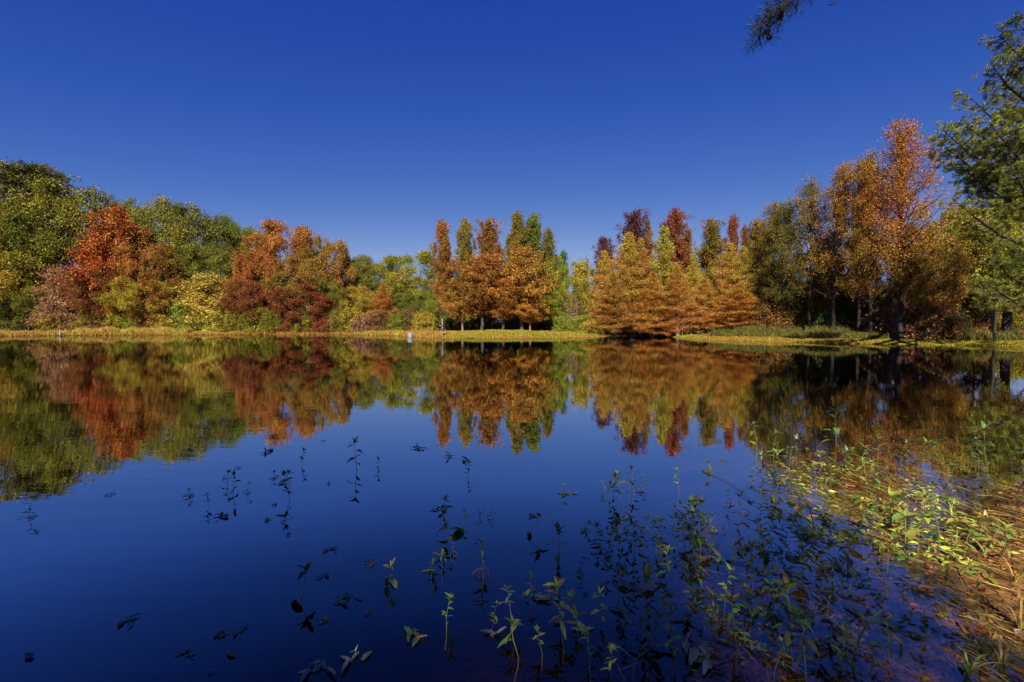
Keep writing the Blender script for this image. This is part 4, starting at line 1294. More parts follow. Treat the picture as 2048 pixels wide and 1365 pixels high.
OPEN = 'water weeds standing in the open water'
FLOAT = 'floating leaf rosettes on the open water'
for row in [
 ('lone water weed with drooping leaves at the far left of the open water', 55, 1034, 36, 'tall3', 'shade', 'water weed', OPEN),
 ('tiny floating sprig alone between the far left weed and the middle clump', 223, 990, 26, 'rosette1', 'dark', 'water weed', FLOAT),
 ('tiny three-leaved sprout left of the tall broad-leaved clump', 380, 992, 14, 'sprout1', 'shade', 'water weed', OPEN),
 ('short forked weed in front of the tall broad-leaved clump', 416, 1014, 26, 'tall1', 'shade', 'water weed', OPEN),
 ('left stem of the broad-leaved pair in open water', 454, 972, 27, 'bushy0', 'shade', 'water weed', OPEN),
 ('right and taller stem of the broad-leaved pair in open water', 468, 986, 36, 'tall2', 'shade', 'water weed', OPEN),
 ('small weed just right of the broad-leaved pair', 493, 987, 19, 'tall3', 'shade', 'water weed', OPEN),
 ('flat dark rosette floating under the broad-leaved pair', 444, 1034, 36, 'rosette0', 'dark', 'water weed', FLOAT),
 ('dark floating twig of leaves, farthest out and leftmost', 532, 906, 34, 'rosette1', 'dark', 'water weed', FLOAT),
 ('small floating leaf fragment just left of the tall lone weed top', 646, 884, 16, 'rosette1', 'dark', 'water weed', FLOAT),
 ('dark floating twig right of the small lone weed', 836, 897, 38, 'rosette1', 'dark', 'water weed', FLOAT),
 ('dark floating twig nearest the reflected tips of the grassy point gums', 898, 914, 34, 'rosette2', 'dark', 'water weed', FLOAT),
 ('thin floating twig behind the single weed below the grassy point reflection', 934, 923, 28, 'rosette1', 'dark', 'water weed', FLOAT),
 ('tiny sprout behind the leaning broad-leaved weed', 551, 955, 11, 'sprout0', 'shade', 'water weed', OPEN),
 ('slim dark weed behind the leaning broad-leaved weed', 604, 930, 29, 'tall4', 'dark', 'water weed', OPEN),
 ('leaning broad-leaved weed with a curved stem in open water', 580, 998, 52, 'tall1', 'mid', 'water weed', OPEN),
 ('small low weed touching the left of the leaning broad-leaved weed', 568, 966, 18, 'sprout1', 'shade', 'water weed', OPEN),
 ('tiny dark floating sprig below the leaning broad-leaved weed', 551, 1010, 18, 'rosette2', 'dark', 'water weed', FLOAT),
 ('floating rosette with one upright leaf, upper one of two', 537, 1040, 24, 'rosette2', 'shade', 'water weed', FLOAT),
 ('floating rosette with one upright leaf, lower one of two', 577, 1069, 22, 'rosette2', 'shade', 'water weed', FLOAT),
 ('small dark floating sprig between the leaning weed and the tall lone weed', 657, 969, 18, 'rosette2', 'dark', 'water weed', FLOAT),
 ('tallest lone weed in the middle of the open water with a long bare stem', 713, 940, 55, 'tall0', 'shade', 'water weed', OPEN),
 ('small lone weed just right of the tallest lone weed', 757, 939, 19, 'tall2', 'mid', 'water weed', OPEN),
 ('single weed standing below the reflection of the grassy point', 936, 953, 28, 'tall4', 'mid', 'water weed', OPEN),
 ('small two-leaved weed left of the curling stems', 884, 1020, 24, 'sprout1', 'shade', 'water weed', OPEN),
 ('curled weed tip behind the long upright leaf', 925, 1050, 26, 'tall1', 'shade', 'water weed', OPEN),
 ('weed with one long upright leaf near the middle foreground', 905, 1068, 46, 'arch1', 'shade', 'water weed', OPEN),
 ('weed with big arching sickle-shaped leaves, alone in dark water', 1055, 1076, 34, 'arch0', 'dark', 'water weed', OPEN),
 ('small floating rosette above the sickle-leaved weed', 1062, 1033, 24, 'rosette0', 'dark', 'water weed', FLOAT),
 ('short broad sprout between the sickle-leaved weed and the weed thicket', 1132, 987, 16, 'sprout0', 'shade', 'water weed', OPEN),
 ('leaning weed with two big top leaves left of the front thicket', 1117, 1130, 66, 'tall2', 'mid', 'water weed', OPEN),
 ('small dark sprout with floating leaves left of the front thicket', 1170, 1062, 16, 'sprout1', 'shade', 'water weed', OPEN),
 ('lone weed with bright tip right of the back thicket', 1358, 984, 44, 'tall4', 'mid', 'water weed', OPEN),
 ('small floating star of leaves farthest right in the open blue water', 1444, 921, 24, 'rosette2', 'mid', 'water weed', FLOAT),
 ('green sprig at the upper tip of the trailing stem', 1420, 946, 20, 'sprout0', 'mid', 'water weed', OPEN),
 ('weed standing by the trailing stem at the left edge of the sunlit mat', 1480, 1038, 46, 'tall2', 'mid', 'water weed', OPEN),
 ('small weed at the bend of the trailing stem', 1455, 1012, 28, 'tall3', 'mid', 'water weed', OPEN),
 ('thin dark weed alone right of the front thicket', 1471, 1138, 50, 'tall4', 'shade', 'water weed', OPEN),
 ('sunlit floating rosette with a yellow-green heart, leftmost of the lit ones', 663, 1100, 28, 'rosette0', 'mid', 'water weed', FLOAT),
 ('floating rosette with an orange heart and pale trailing stem', 742, 1130, 32, 'rosette2', 'mid', 'water weed', FLOAT),
 ('bright yellow-green sprig standing alone in dark water', 774, 1166, 34, 'sprout0', 'sun_tint', 'water weed', OPEN),
 ('small leafy clump left of the tangled dead roots', 863, 1142, 34, 'bushy1', 'mid', 'water weed', OPEN),
 ('short stem between the leafy clump and the tangled roots', 884, 1130, 20, 'sprout2', 'mid', 'water weed', OPEN),
 ('weed with pointed top leaf growing from the tangled roots', 966, 1140, 60, 'tall1', 'mid', 'water weed', OPEN),
 ('slim weed rising behind the pointed one', 908, 1110, 30, 'tall3', 'shade', 'water weed', OPEN),
 ('dim submerged-looking rosette left of the arching stem', 653, 1150, 26, 'rosette1', 'grey', 'water weed', FLOAT),
 ('arching stem with long dark leaves at the lower left', 603, 1216, 52, 'arch0', 'dark', 'water weed', OPEN),
 ('cluster of crinkled leaves right of the arching stem', 695, 1198, 48, 'rosette0', 'grey', 'water weed', FLOAT),
 ('small crinkled rosette below the crinkled cluster', 738, 1224, 28, 'rosette2', 'grey', 'water weed', FLOAT),
 ('small rosette touching the reflection of the arching stem', 652, 1242, 32, 'rosette2', 'shade', 'water weed', FLOAT),
 ('slim weed with yellowish tip above a floating leaf bed', 892, 1256, 60, 'tall4', 'mid', 'water weed', OPEN),
 ('large rosette with wide wings floating left of the slim yellowish weed', 832, 1270, 62, 'rosette0', 'dark', 'water weed', FLOAT),
 ('pale blue-grey rosette with one raised leaf near the bottom edge', 712, 1312, 80, 'rosette1', 'grey', 'water weed', FLOAT),
 ('long low pale rosette touching the bottom edge', 636, 1338, 70, 'rosette0', 'grey', 'water weed', FLOAT),
 ('pale folded leaves floating near the bottom left', 378, 1310, 62, 'rosette1', 'grey', 'water weed', FLOAT),
 ('small dark leafy clump alone at the far lower left', 258, 1243, 46, 'rosette0', 'shade', 'water weed', FLOAT),
 ('left one of two small rosettes above the pale folded leaves', 438, 1272, 38, 'rosette2', 'shade', 'water weed', FLOAT),
 ('right one of two small rosettes above the pale folded leaves', 482, 1264, 30, 'rosette0', 'shade', 'water weed', FLOAT),
 ('tiny tuft below the small brown leaf near the bottom left', 420, 1345, 22, 'rosette2', 'grey', 'water weed', FLOAT),
 ('pale rosette with one upright blade left of the lit sprigs', 985, 1272, 56, 'rosette1', 'grey', 'water weed', FLOAT),
 ('short thin weed above the pale rosette with the upright blade', 986, 1238, 34, 'tall3', 'shade', 'water weed', OPEN),
 ('bluish leaning weed left of the lit sprigs', 1022, 1234, 62, 'tall1', 'grey', 'water weed', OPEN),
 ('broad floating rosette with dark underside left of the lit sprigs', 1092, 1196, 66, 'rosette0', 'grey', 'water weed', FLOAT),
 ('tallest lit sprig of the yellow-green group in the bottom middle', 1125, 1262, 88, 'bushy0', 'sun_tint', 'water weed', OPEN),
 ('lit sprig with a yellow heart right of the tallest lit sprig', 1158, 1262, 66, 'bushy1', 'sun_tint', 'water weed', OPEN),
 ('lit top on a dark stem beside the curled brown leaf', 1202, 1246, 62, 'tall0', 'sun_tint', 'water weed', OPEN),
 ('straight slim weed with leafy crown among grey floating leaves', 1235, 1204, 68, 'tall4', 'shade', 'water weed', OPEN),
 ('straight slim weed right of the grey floating leaves', 1291, 1256, 100, 'tall2', 'shade', 'water weed', OPEN),
 ('low weed with reddish base near the bottom middle', 1032, 1290, 46, 'sprout2', 'shade', 'water weed', OPEN),
 ('half-lit weed cut by the bottom edge with one long blue leaf', 1222, 1352, 52, 'bushy0', 'sun_tint', 'water weed', OPEN),
 ('grey floating leaf bed under the straight slim weeds', 1265, 1178, 80, 'rosette0', 'grey', 'water weed', FLOAT),
 ('large mass of crinkled grey-blue leaves near the bottom', 1370, 1296, 130, 'rosette0', 'grey', 'water weed', FLOAT),
 ('second layer of crinkled grey-blue leaves touching the large mass', 1412, 1326, 100, 'rosette2', 'grey', 'water weed', FLOAT),
 ('grey leaves stretching right from the thicket at the waterline', 1435, 1124, 70, 'rosette1', 'grey', 'water weed', FLOAT),
 ('small green clump with upright leaf left of the long stems', 1372, 1242, 40, 'sprout1', 'mid', 'water weed', OPEN),
 ('bare weed with yellowing top leaves bent over the thicket edge', 1400, 1168, 50, 'bushy0', 'mid', 'water weed', OPEN),
 ('long leaning stem running down to the bottom edge', 1472, 1300, 110, 'tall1', 'shade', 'water weed', OPEN),
 ('little green clump right of the long leaning stem', 1494, 1212, 34, 'sprout2', 'mid', 'water weed', OPEN),
]:
    weed(*row)


def weed_set(pts, kinds, cols, phrase, group, seed, cat='water weed', name='water_weed'):
    rs = random.Random(seed)
    pts = sorted(pts)
    for i, (px, yw, h) in enumerate(pts):
        if 'lit' in cols and 'yel' in cols: h *= 1.2
        weed('%s %s' % (ORD[i], phrase), px, yw, h, rs.choice(kinds), rs.choice(cols), cat, group, name)


weed_set([(1206, 984, 18), (1217, 994, 28), (1232, 1002, 50), (1246, 1012, 62), (1258, 1000, 34), (1268, 990, 52), (1226, 985, 40), (1284, 975, 22)],
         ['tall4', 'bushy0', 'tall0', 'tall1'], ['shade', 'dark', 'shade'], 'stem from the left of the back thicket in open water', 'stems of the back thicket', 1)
weed_set([(1198, 1088, 38), (1218, 1100, 32), (1240, 1104, 60), (1256, 1092, 52), (1268, 1104, 58), (1286, 1082, 48), (1311, 1106, 66), (1325, 1108, 34)],
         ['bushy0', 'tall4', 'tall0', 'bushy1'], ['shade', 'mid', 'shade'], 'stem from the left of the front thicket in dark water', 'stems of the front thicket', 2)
weed_set([(1345, 1080, 50), (1358, 1092, 60), (1366, 1070, 52), (1378, 1088, 66), (1392, 1080, 70), (1401, 1100, 92), (1416, 1088, 62), (1430, 1074, 46), (1422, 1110, 40), (1385, 1112, 44)],
         ['bushy0', 'tall4', 'bushy1', 'tall3'], ['shade', 'mid', 'shade'], 'stem from the left of the densest thicket right of the front thicket', 'stems of the densest thicket', 3)
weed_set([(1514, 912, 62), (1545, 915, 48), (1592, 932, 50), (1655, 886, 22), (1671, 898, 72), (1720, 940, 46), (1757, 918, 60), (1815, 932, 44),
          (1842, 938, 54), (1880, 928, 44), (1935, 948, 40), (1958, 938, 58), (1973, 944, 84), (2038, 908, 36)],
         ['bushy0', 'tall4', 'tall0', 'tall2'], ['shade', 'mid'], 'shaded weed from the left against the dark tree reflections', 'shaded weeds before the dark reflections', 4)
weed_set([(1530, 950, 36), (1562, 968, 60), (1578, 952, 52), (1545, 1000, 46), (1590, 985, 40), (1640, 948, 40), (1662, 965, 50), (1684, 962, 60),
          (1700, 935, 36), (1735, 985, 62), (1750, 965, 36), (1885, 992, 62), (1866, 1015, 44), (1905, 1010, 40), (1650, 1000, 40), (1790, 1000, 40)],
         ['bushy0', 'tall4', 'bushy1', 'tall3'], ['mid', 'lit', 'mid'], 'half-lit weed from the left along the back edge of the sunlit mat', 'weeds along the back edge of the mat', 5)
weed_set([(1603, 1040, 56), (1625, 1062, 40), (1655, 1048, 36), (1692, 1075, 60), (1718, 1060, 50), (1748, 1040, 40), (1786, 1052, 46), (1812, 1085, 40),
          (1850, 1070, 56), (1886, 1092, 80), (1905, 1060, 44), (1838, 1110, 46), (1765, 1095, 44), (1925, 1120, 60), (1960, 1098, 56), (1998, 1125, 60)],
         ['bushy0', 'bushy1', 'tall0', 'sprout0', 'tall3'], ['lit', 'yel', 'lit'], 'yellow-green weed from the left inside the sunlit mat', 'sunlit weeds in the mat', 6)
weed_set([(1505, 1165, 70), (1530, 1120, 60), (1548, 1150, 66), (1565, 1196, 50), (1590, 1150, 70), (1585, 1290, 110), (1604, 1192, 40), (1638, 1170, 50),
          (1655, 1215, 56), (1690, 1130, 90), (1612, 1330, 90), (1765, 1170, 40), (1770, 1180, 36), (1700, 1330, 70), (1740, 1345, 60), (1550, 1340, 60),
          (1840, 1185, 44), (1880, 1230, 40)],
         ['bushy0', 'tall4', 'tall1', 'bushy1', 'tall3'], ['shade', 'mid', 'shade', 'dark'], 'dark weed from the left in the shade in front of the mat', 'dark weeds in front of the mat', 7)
weed_set([(1500, 1100, 60), (1540, 1060, 50), (1580, 1110, 60), (1530, 1230, 60), (1600, 1240, 70), (1490, 1280, 70), (1640, 1130, 60), (1700, 1190, 70), (1720, 1240, 60),
          (1570, 1085, 44), (1660, 1290, 70), (1530, 1300, 80), (1800, 1260, 50), (1620, 1100, 50)],
         ['rosette0', 'rosette1', 'rosette2'], ['grey', 'mid', 'shade'], 'floating rosette from the left in front of the mat', 'floating rosettes in front of the mat', 8)
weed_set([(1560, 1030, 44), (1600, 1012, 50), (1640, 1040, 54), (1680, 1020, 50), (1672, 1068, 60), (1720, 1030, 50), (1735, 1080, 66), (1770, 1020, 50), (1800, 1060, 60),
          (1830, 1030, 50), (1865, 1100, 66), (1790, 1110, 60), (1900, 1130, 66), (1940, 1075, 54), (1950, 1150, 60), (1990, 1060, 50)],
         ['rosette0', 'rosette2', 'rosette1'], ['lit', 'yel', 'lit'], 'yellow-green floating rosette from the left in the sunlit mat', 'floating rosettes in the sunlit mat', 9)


weed_set([(1262, 1206, 60), (1334, 1158, 56), (1302, 1188, 50), (1448, 1206, 70), (1436, 1256, 70), (1342, 1246, 60), (1062, 1186, 46), (1352, 1336, 80),
          (1424, 1290, 70), (1180, 1326, 60), (1084, 1306, 50), (1386, 1196, 54), (1160, 1150, 36), (1215, 1150, 40), (1300, 1300, 70), (1250, 1270, 50)],
         ['bushy0', 'tall4', 'bushy1', 'tall1', 'tall3'], ['shade', 'mid', 'shade', 'lit'], 'leafy weed from the left scattered through the middle foreground', 'weeds of the middle foreground', 10)
weed_set([(1498, 1070, 60), (1520, 1040, 50), (1512, 1100, 54), (1610, 1140, 60), (1635, 1090, 50), (1668, 1160, 66), (1540, 1190, 60), (1500, 1230, 70),
          (1562, 1250, 80), (1640, 1260, 80), (1700, 1280, 90), (1740, 1200, 56), (1780, 1310, 70), (1840, 1290, 60), (1810, 1150, 50), (1680, 1345, 80)],
         ['bushy0', 'tall4', 'bushy1', 'tall0', 'tall3'], ['shade', 'mid', 'dark'], 'leafy weed from the left in the violet shallows', 'weeds of the violet shallows', 11)


# long grass blades and grass tufts of the corner
def grass_tuft(label, px, yw, hpx, n, spread, col, seed, W=.012, group='grass tufts near the right shore'):
    rs = np.random.RandomState(seed)
    p = on_level(px, yw, 0)
    root = empty('grass_tuft', (p.x, p.y, 0)); tag(root, label, 'grass tuft', group)
    H = hpx / F * p.y
    seg = 6
    for k in range(n):
        az = rs.uniform(0, 6.28); h = H * rs.uniform(.6, 1.1); out = h * rs.uniform(.2, .9) * spread
        V, Q = [], []
        sd = np.array([-math.sin(az), math.cos(az), 0])
        for i in range(seg + 1):
            t = i / seg
            c = np.array([math.cos(az) * out * t * t, math.sin(az) * out * t * t, -.03 + h * (t - .35 * spread * t ** 3)])
            w = W * .5 * (1 - t) ** .6 * rs.uniform(.9, 1.1) + .0006
            V += [c - sd * w, c + sd * w + np.array([0, 0, w * .4])]
        for i in range(seg):
            a = i * 2; Q.append((a, a + 1, a + 3, a + 2))
        part('blade', build_mesh('grass_blade', V, Q, WEED, smooth=True), root, tuple(b * rs.uniform(.75, 1.3) for b in col))


LITG, YELG, DULG = (.30, .34, .06), (.44, .36, .08), (.10, .14, .03)
for i, row in enumerate([
 ('single tall yellow blade standing upright in the front of the sunlit mat', 1776, 1150, 110, 2, .15, LITG),
 ('pale green three-bladed tuft at the far side of the corner', 1912, 1100, 56, 4, .35, LITG),
 ('bent yellow-green blades beside the pale three-bladed tuft', 1970, 1112, 60, 5, .9, LITG),
 ('arching tuft of fine stems in the shaded back of the mat', 1905, 1040, 56, 6, 1.0, YELG),
 ('short thin green tuft on the brown silt left of the corner', 1952, 1178, 34, 8, .4, DULG),
 ('long leaning yellow blades at the right edge above the corner', 2030, 1170, 80, 6, .8, YELG),
 ('wide tuft of long yellow blades filling the bottom right corner', 2005, 1345, 130, 14, 1.1, YELG),
 ('green arching blades at the bottom edge left of the corner tuft', 1935, 1352, 90, 9, .9, LITG),
 ('straw-coloured blades rising along the right edge of the picture', 2040, 1260, 110, 10, 1.0, YELG),
 ('long dark green blade leaning left near the bottom edge', 1705, 1330, 150, 2, .7, DULG),
 ('dark green upright blade right of the long leaning one', 1968, 1330, 120, 1, .1, DULG),
 ('thin yellow stalks lying toward the corner over brown silt', 1900, 1290, 56, 5, 1.3, YELG),
]):
    grass_tuft(*row, seed=200 + i)


# dead twigs sticking out of the water
def twig(label, pts, r, group=None, forks=()):
    """pts: (px, row of the point's foot on the water, height in metres)"""
    P = []
    for px, yw, h in pts:
        q = on_level(px, yw, 0); P.append((q.x, q.y, h))
    o0 = np.array([P[0][0], P[0][1], 0.0])
    paths = [(np.array(P) - o0, np.linspace(r, r * .4, len(P)))]
    for fk in forks:
        Q = []
        for px, yw, h in fk:
            q = on_level(px, yw, 0); Q.append((q.x, q.y, h))
        paths.append((np.array(Q) - o0, np.linspace(r * .6, r * .25, len(Q))))
    v, q = tubes(paths, 6)
    o = part('dead_twig', build_mesh('dead_twig', v, q, DEADM, smooth=True), None, loc=tuple(o0))
    tag(o, label, 'twig', group or 'dead twigs in the water')


twig('dark bare twig slanting up out of the shallow water right of the mat', [(1884, 1168, -.02), (1912, 1168, .06), (1935, 1168, .12), (1968, 1168, .2)], .004, forks=([(1935, 1168, .12), (1938, 1168, .15), (1932, 1168, .19)],))
twig('fine dark dead weed, left of the two behind the sickle-leaved weed', [(958, 1036, -.02), (961, 1036, .03), (957, 1036, .06), (953, 1036, .08)], .003,
     forks=([(960, 1036, .02), (966, 1036, .05), (968, 1036, .075)], [(959, 1036, .03), (950, 1036, .05)], [(961, 1036, .04), (965, 1036, .045)]))
twig('fine dark dead weed, right of the two behind the sickle-leaved weed', [(972, 1036, -.02), (980, 1036, .04), (984, 1036, .08), (990, 1036, .1)], .003,
     forks=([(976, 1036, .02), (990, 1036, .04), (994, 1036, .03)], [(980, 1036, .04), (988, 1036, .055)], [(975, 1036, .015), (984, 1036, .012), (990, 1036, .03)]))
twig('tangled dead roots under the weed with the pointed top leaf', [(946, 1150, .0), (955, 1150, .035), (966, 1150, .05), (968, 1150, .1)], .004,
     forks=([(966, 1150, .05), (958, 1150, .02), (955, 1150, -.02)], [(966, 1150, .05), (970, 1150, .02), (966, 1150, -.02)], [(967, 1150, .06), (976, 1150, .03), (978, 1150, -.02)], [(955, 1150, .035), (948, 1150, .03), (944, 1150, -.01)]))
twig('straight bare stick right of the long leaning stem near the bottom', [(1474, 1300, -.02), (1468, 1300, .08), (1463, 1300, .2)], .005)
twig('curved dark branch lying low over the water by the big orange leaf', [(1712, 1178, .0), (1725, 1170, .02), (1745, 1168, .035), (1765, 1172, .03), (1780, 1176, .0)], .004)
twig('dark stick reaching to the waterline right of the crinkled grey mass', [(1462, 1322, .0), (1475, 1312, .015), (1478, 1300, .05)], .006, forks=([(1462, 1322, .0), (1440, 1330, .005), (1415, 1330, .0)],))
twig('short black stump twig standing in the brown-violet shallows', [(1804, 1300, -.02), (1802, 1300, .02), (1800, 1300, .05)], .006, forks=([(1802, 1300, .02), (1808, 1300, .035)],))
twig('thin trailing stem that crosses the water toward the mat', [(1405, 945, .0), (1440, 958, .01), (1470, 975, .012), (1500, 1000, .01), (1540, 1020, .0)], .003)
twig('long brown stick floating behind the thin dark weed', [(1452, 1122, .004), (1475, 1128, .008), (1497, 1134, .004)], .005)


# fallen leaves on the water
def fallen_mesh(seed):
    rs = np.random.RandomState(seed)
    V, Q = [], []
    seg = 8
    for i in range(seg + 1):
        t = i / seg
        w = .22 * math.sin(math.pi * min(1, t ** .8 + .02)) ** .8 * (1 + rs.uniform(-.15, .15)) + .004
        z = .05 * math.sin(t * 3.14) + .02
        cu = rs.uniform(.02, .12)
        V += [(-w, t - .5, z + cu), (-w * .5, t - .5, z + cu * .3), (0, t - .5, z), (w * .5, t - .5, z + cu * .35), (w, t - .5, z + cu * 1.1)]
    for i in range(seg):
        for j in range(4):
            a = i * 5 + j; Q.append((a, a + 1, a + 6, a + 5))
    return build_mesh('fallen_leaf', V, Q, WEED, smooth=True)


FM = [fallen_mesh(i) for i in range(4)]
for i, (lab, px, yw, w, col) in enumerate([
 ('curled orange-brown leaf lying against the tallest lit sprig', 1116, 1246, 26, (.48, .20, .07)),
 ('long curled grey-brown leaf beside the lit top on the dark stem', 1233, 1221, 30, (.26, .15, .09)),
 ('small grey-brown leaf standing behind the lit top on the dark stem', 1203, 1172, 16, (.26, .16, .10)),
 ('tan leaf caught at the right side of the densest thicket', 1424, 1064, 22, (.46, .26, .12)),
 ('dull brown leaf floating by the back thicket', 1279, 983, 18, (.28, .15, .08)),
 ('rust-brown leaf at the left foot of the front thicket', 1192, 1092, 24, (.30, .15, .07)),
 ('brown leaf under the middle of the front thicket', 1280, 1090, 18, (.30, .12, .06)),
 ('dark brown leaf between the front and densest thickets', 1325, 1090, 26, (.20, .09, .05)),
 ('bright orange leaf by the curved dark branch', 1712, 1170, 18, (.60, .25, .10)),
 ('brown leaf lying on the dark sprig right of the curved branch', 1853, 1180, 34, (.46, .17, .08)),
 ('bright orange-pink leaf on the violet shallows', 1827, 1213, 20, (.62, .26, .14)),
 ('small dark red leaf right of the floating stick', 1664, 1133, 14, (.32, .10, .06)),
 ('faded orange leaf in the sunlit mat near its left edge', 1626, 1036, 22, (.60, .30, .16)),
 ('pale pinkish leaf on the left margin of the sunlit mat', 1586, 996, 18, (.50, .25, .13)),
 ('small brown leaf alone near the bottom left', 462, 1311, 26, (.34, .15, .08)),
 ('tiny brown leaf far out, left of the leaning broad-leaved weed', 475, 937, 12, (.25, .14, .09)),
 ('brown leaf beside the short broad sprout', 1148, 987, 14, (.22, .13, .09)),
 ('rust leaf floating at the far side of the sunlit mat', 1700, 975, 22, (.45, .18, .08)),
 ('small yellow leaf on the violet shallows below the orange-pink one', 1790, 1250, 10, (.50, .48, .12)),
 ('pair-shaped yellow-green leaf left of the black stump twig', 1834, 1276, 24, (.40, .42, .08)),
 ('pale grey stone-like leaf at the right edge of the shallows', 2036, 1268, 26, (.40, .38, .34)),
 ('lone floating grey leaf at the far bottom left', 58, 1315, 30, (.09, .11, .12)),
]):
    p = on_level(px, yw, .0)
    o = part('fallen_leaf', FM[i % 4], None, col)
    s = w / F * p.y
    o.location = (p.x, p.y, .003); o.scale = (s, s, s)
    o.rotation_euler = (0, 0, 1.57 + random.Random(i).uniform(-.6, .6))
    tag(o, lab, 'leaf', 'fallen leaves floating on the water')


# the sunlit floating mat, drowned weeds and debris: nobody could count these
def pts_in(poly, n, rs):
    Pw = np.array([tuple(on_level(x, y, 0).xy) for x, y in poly])
    lo, hi = Pw.min(0), Pw.max(0)
    out = []
    while sum(len(o) for o in out) < n:
        q = rs.uniform(lo, hi, (n * 3, 2))
        ins = np.zeros(len(q), bool)
        for a, b in zip(Pw, np.roll(Pw, -1, 0)):
            c = ((a[1] > q[:, 1]) != (b[1] > q[:, 1]))
            ins ^= c & (q[:, 0] < a[0] + (q[:, 1] - a[1]) / (b[1] - a[1] + 1e-12) * (b[0] - a[0]))
        out.append(q[ins])
    return np.concatenate(out)[:n]


SD = on_level(1960, 1120) - on_level(1600, 965)
SD = np.array([SD.x, SD.y, 0.0]); SD /= np.linalg.norm(SD)
MAT = [(1540, 948), (1640, 925), (1760, 925), (1960, 960), (2110, 1000), (2110, 1160), (1960, 1140), (1800, 1110), (1660, 1090), (1570, 1060), (1520, 1000)]


def scatter(name, label, poly, n, L, W, z0, z1, col, seed, along=.0, up=1.0, patch=.0, cat='weeds', bend=0):
    rs = np.random.RandomState(seed)
    q = pts_in(poly, n, rs)
    if patch:
        k = wob(q[:, 0], q[:, 1], 4.2, seed) + rs.uniform(-.5, .5, len(q)) > patch
        q = q[k]
    C = np.stack([q[:, 0], q[:, 1], rs.uniform(z0, z1, len(q))], 1)
    bedz = height(q[:, 0], q[:, 1])
    C[:, 2] = np.maximum(C[:, 2], bedz + .006)
    ax = rs.normal(size=C.shape) * np.array([1, 1, .12]) + SD * along * np.where(rs.uniform(size=(len(C), 1)) < .12, .2, 1)
    nr = norm(rs.normal(size=C.shape) * .35 + np.array([0, 0, up]))
    ls = rs.uniform(.5, 1.4, len(C))
    v, f = leaf_geo(C, ax, nr, L * ls, W * rs.uniform(.7, 1.3, len(C)))
    o = part(name, build_mesh(name, v, f, GRASS, {'v': rs.uniform(0, 1, len(C)), 'c': rs.uniform(0, 1, len(C))}), None, *col)
    tag(o, label, cat, kind='stuff')


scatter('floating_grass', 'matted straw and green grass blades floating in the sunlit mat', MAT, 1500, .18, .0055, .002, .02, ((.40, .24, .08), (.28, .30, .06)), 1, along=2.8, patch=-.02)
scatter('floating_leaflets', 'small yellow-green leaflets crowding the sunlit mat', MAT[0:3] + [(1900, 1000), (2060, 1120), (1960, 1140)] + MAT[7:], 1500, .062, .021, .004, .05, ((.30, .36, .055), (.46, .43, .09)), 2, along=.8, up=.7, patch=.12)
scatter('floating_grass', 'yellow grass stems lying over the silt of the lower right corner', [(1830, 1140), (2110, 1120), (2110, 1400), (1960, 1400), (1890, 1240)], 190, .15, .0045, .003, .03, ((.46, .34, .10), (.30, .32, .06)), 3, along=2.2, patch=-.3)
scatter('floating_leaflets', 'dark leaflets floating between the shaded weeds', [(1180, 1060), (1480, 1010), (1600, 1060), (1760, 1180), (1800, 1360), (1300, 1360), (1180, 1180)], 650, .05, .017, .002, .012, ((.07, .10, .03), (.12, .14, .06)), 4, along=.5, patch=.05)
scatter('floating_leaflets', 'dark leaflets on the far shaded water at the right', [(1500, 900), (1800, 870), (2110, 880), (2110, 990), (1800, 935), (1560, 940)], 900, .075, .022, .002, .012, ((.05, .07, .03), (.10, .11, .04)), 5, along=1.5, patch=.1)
scatter('drowned_weed', 'pale drowned weed strands just under the surface', [(1300, 1000), (1560, 960), (2110, 1000), (2110, 1400), (1200, 1400), (1240, 1150)], 1500, .22, .004, -.09, -.015, ((.34, .24, .12), (.24, .20, .12)), 6, along=1.8, patch=-.3)
scatter('drowned_leaves', 'rotting brown leaves on the pond bed by the shore', [(1500, 1000), (2110, 960), (2110, 1400), (1400, 1400)], 3000, .055, .026, -1.5, -1.4, ((.34, .15, .05), (.16, .07, .025)), 7, along=.3, cat='leaves')


# ------------------------------------------------------------------ things on the far bank
def lathe(prof, sides, mat, name, smooth=True):
    V, Q = [], []
    for r, z in prof:
        for j in range(sides):
            a = 2 * math.pi * j / sides
            V.append((r * math.cos(a), r * math.sin(a), z))
    for i in range(len(prof) - 1):
        for j in range(sides):
            a = i * sides + j; b = i * sides + (j + 1) % sides
            Q.append((a, b, b + sides, a + sides))
    return build_mesh(name, V, Q, mat, smooth=smooth)


WHITEP = plain_material('weathered_white', (.24, .26, .30), .5, .3, 12)
STEELG = plain_material('grey_metal', (.22, .22, .24), .45, .3, 9)
p = on_level(820.5, 675.5, 0)
b = empty('barrel', (p.x, p.y, -.05)); tag(b, 'pale grey barrel standing in the water just left of the standing person', 'barrel')
part('body', lathe([(.001, 0), (.26, 0), (.27, .06), (.28, .2), (.28, .42), (.265, .5), (.24, .52), (.001, .52)], 20, WHITEP, 'barrel_body'), b)
for z in (.14, .38):
    part('hoop', lathe([(.282, z - .015), (.296, z - .01), (.296, z + .01), (.282, z + .015)], 20, STEELG, 'barrel_hoop'), b)
part('bung', lathe([(.05, .52), (.05, .545), (.001, .545)], 10, STEELG, 'barrel_bung'), b)

p = on_level(120.5, 672.3, 0)
b = empty('mooring_post', (p.x, p.y, 0)); tag(b, 'whitish post with a dark foot standing at the left bank waterline', 'post')
part('shaft', lathe([(.08, .05), (.08, .50), (.065, .56), (.03, .6), (.001, .61)], 12, WHITEP, 'post_shaft'), b)
part('foot', lathe([(.12, -.6), (.12, .1), (.09, .14), (.001, .14)], 12, DEADM, 'post_foot'), b)

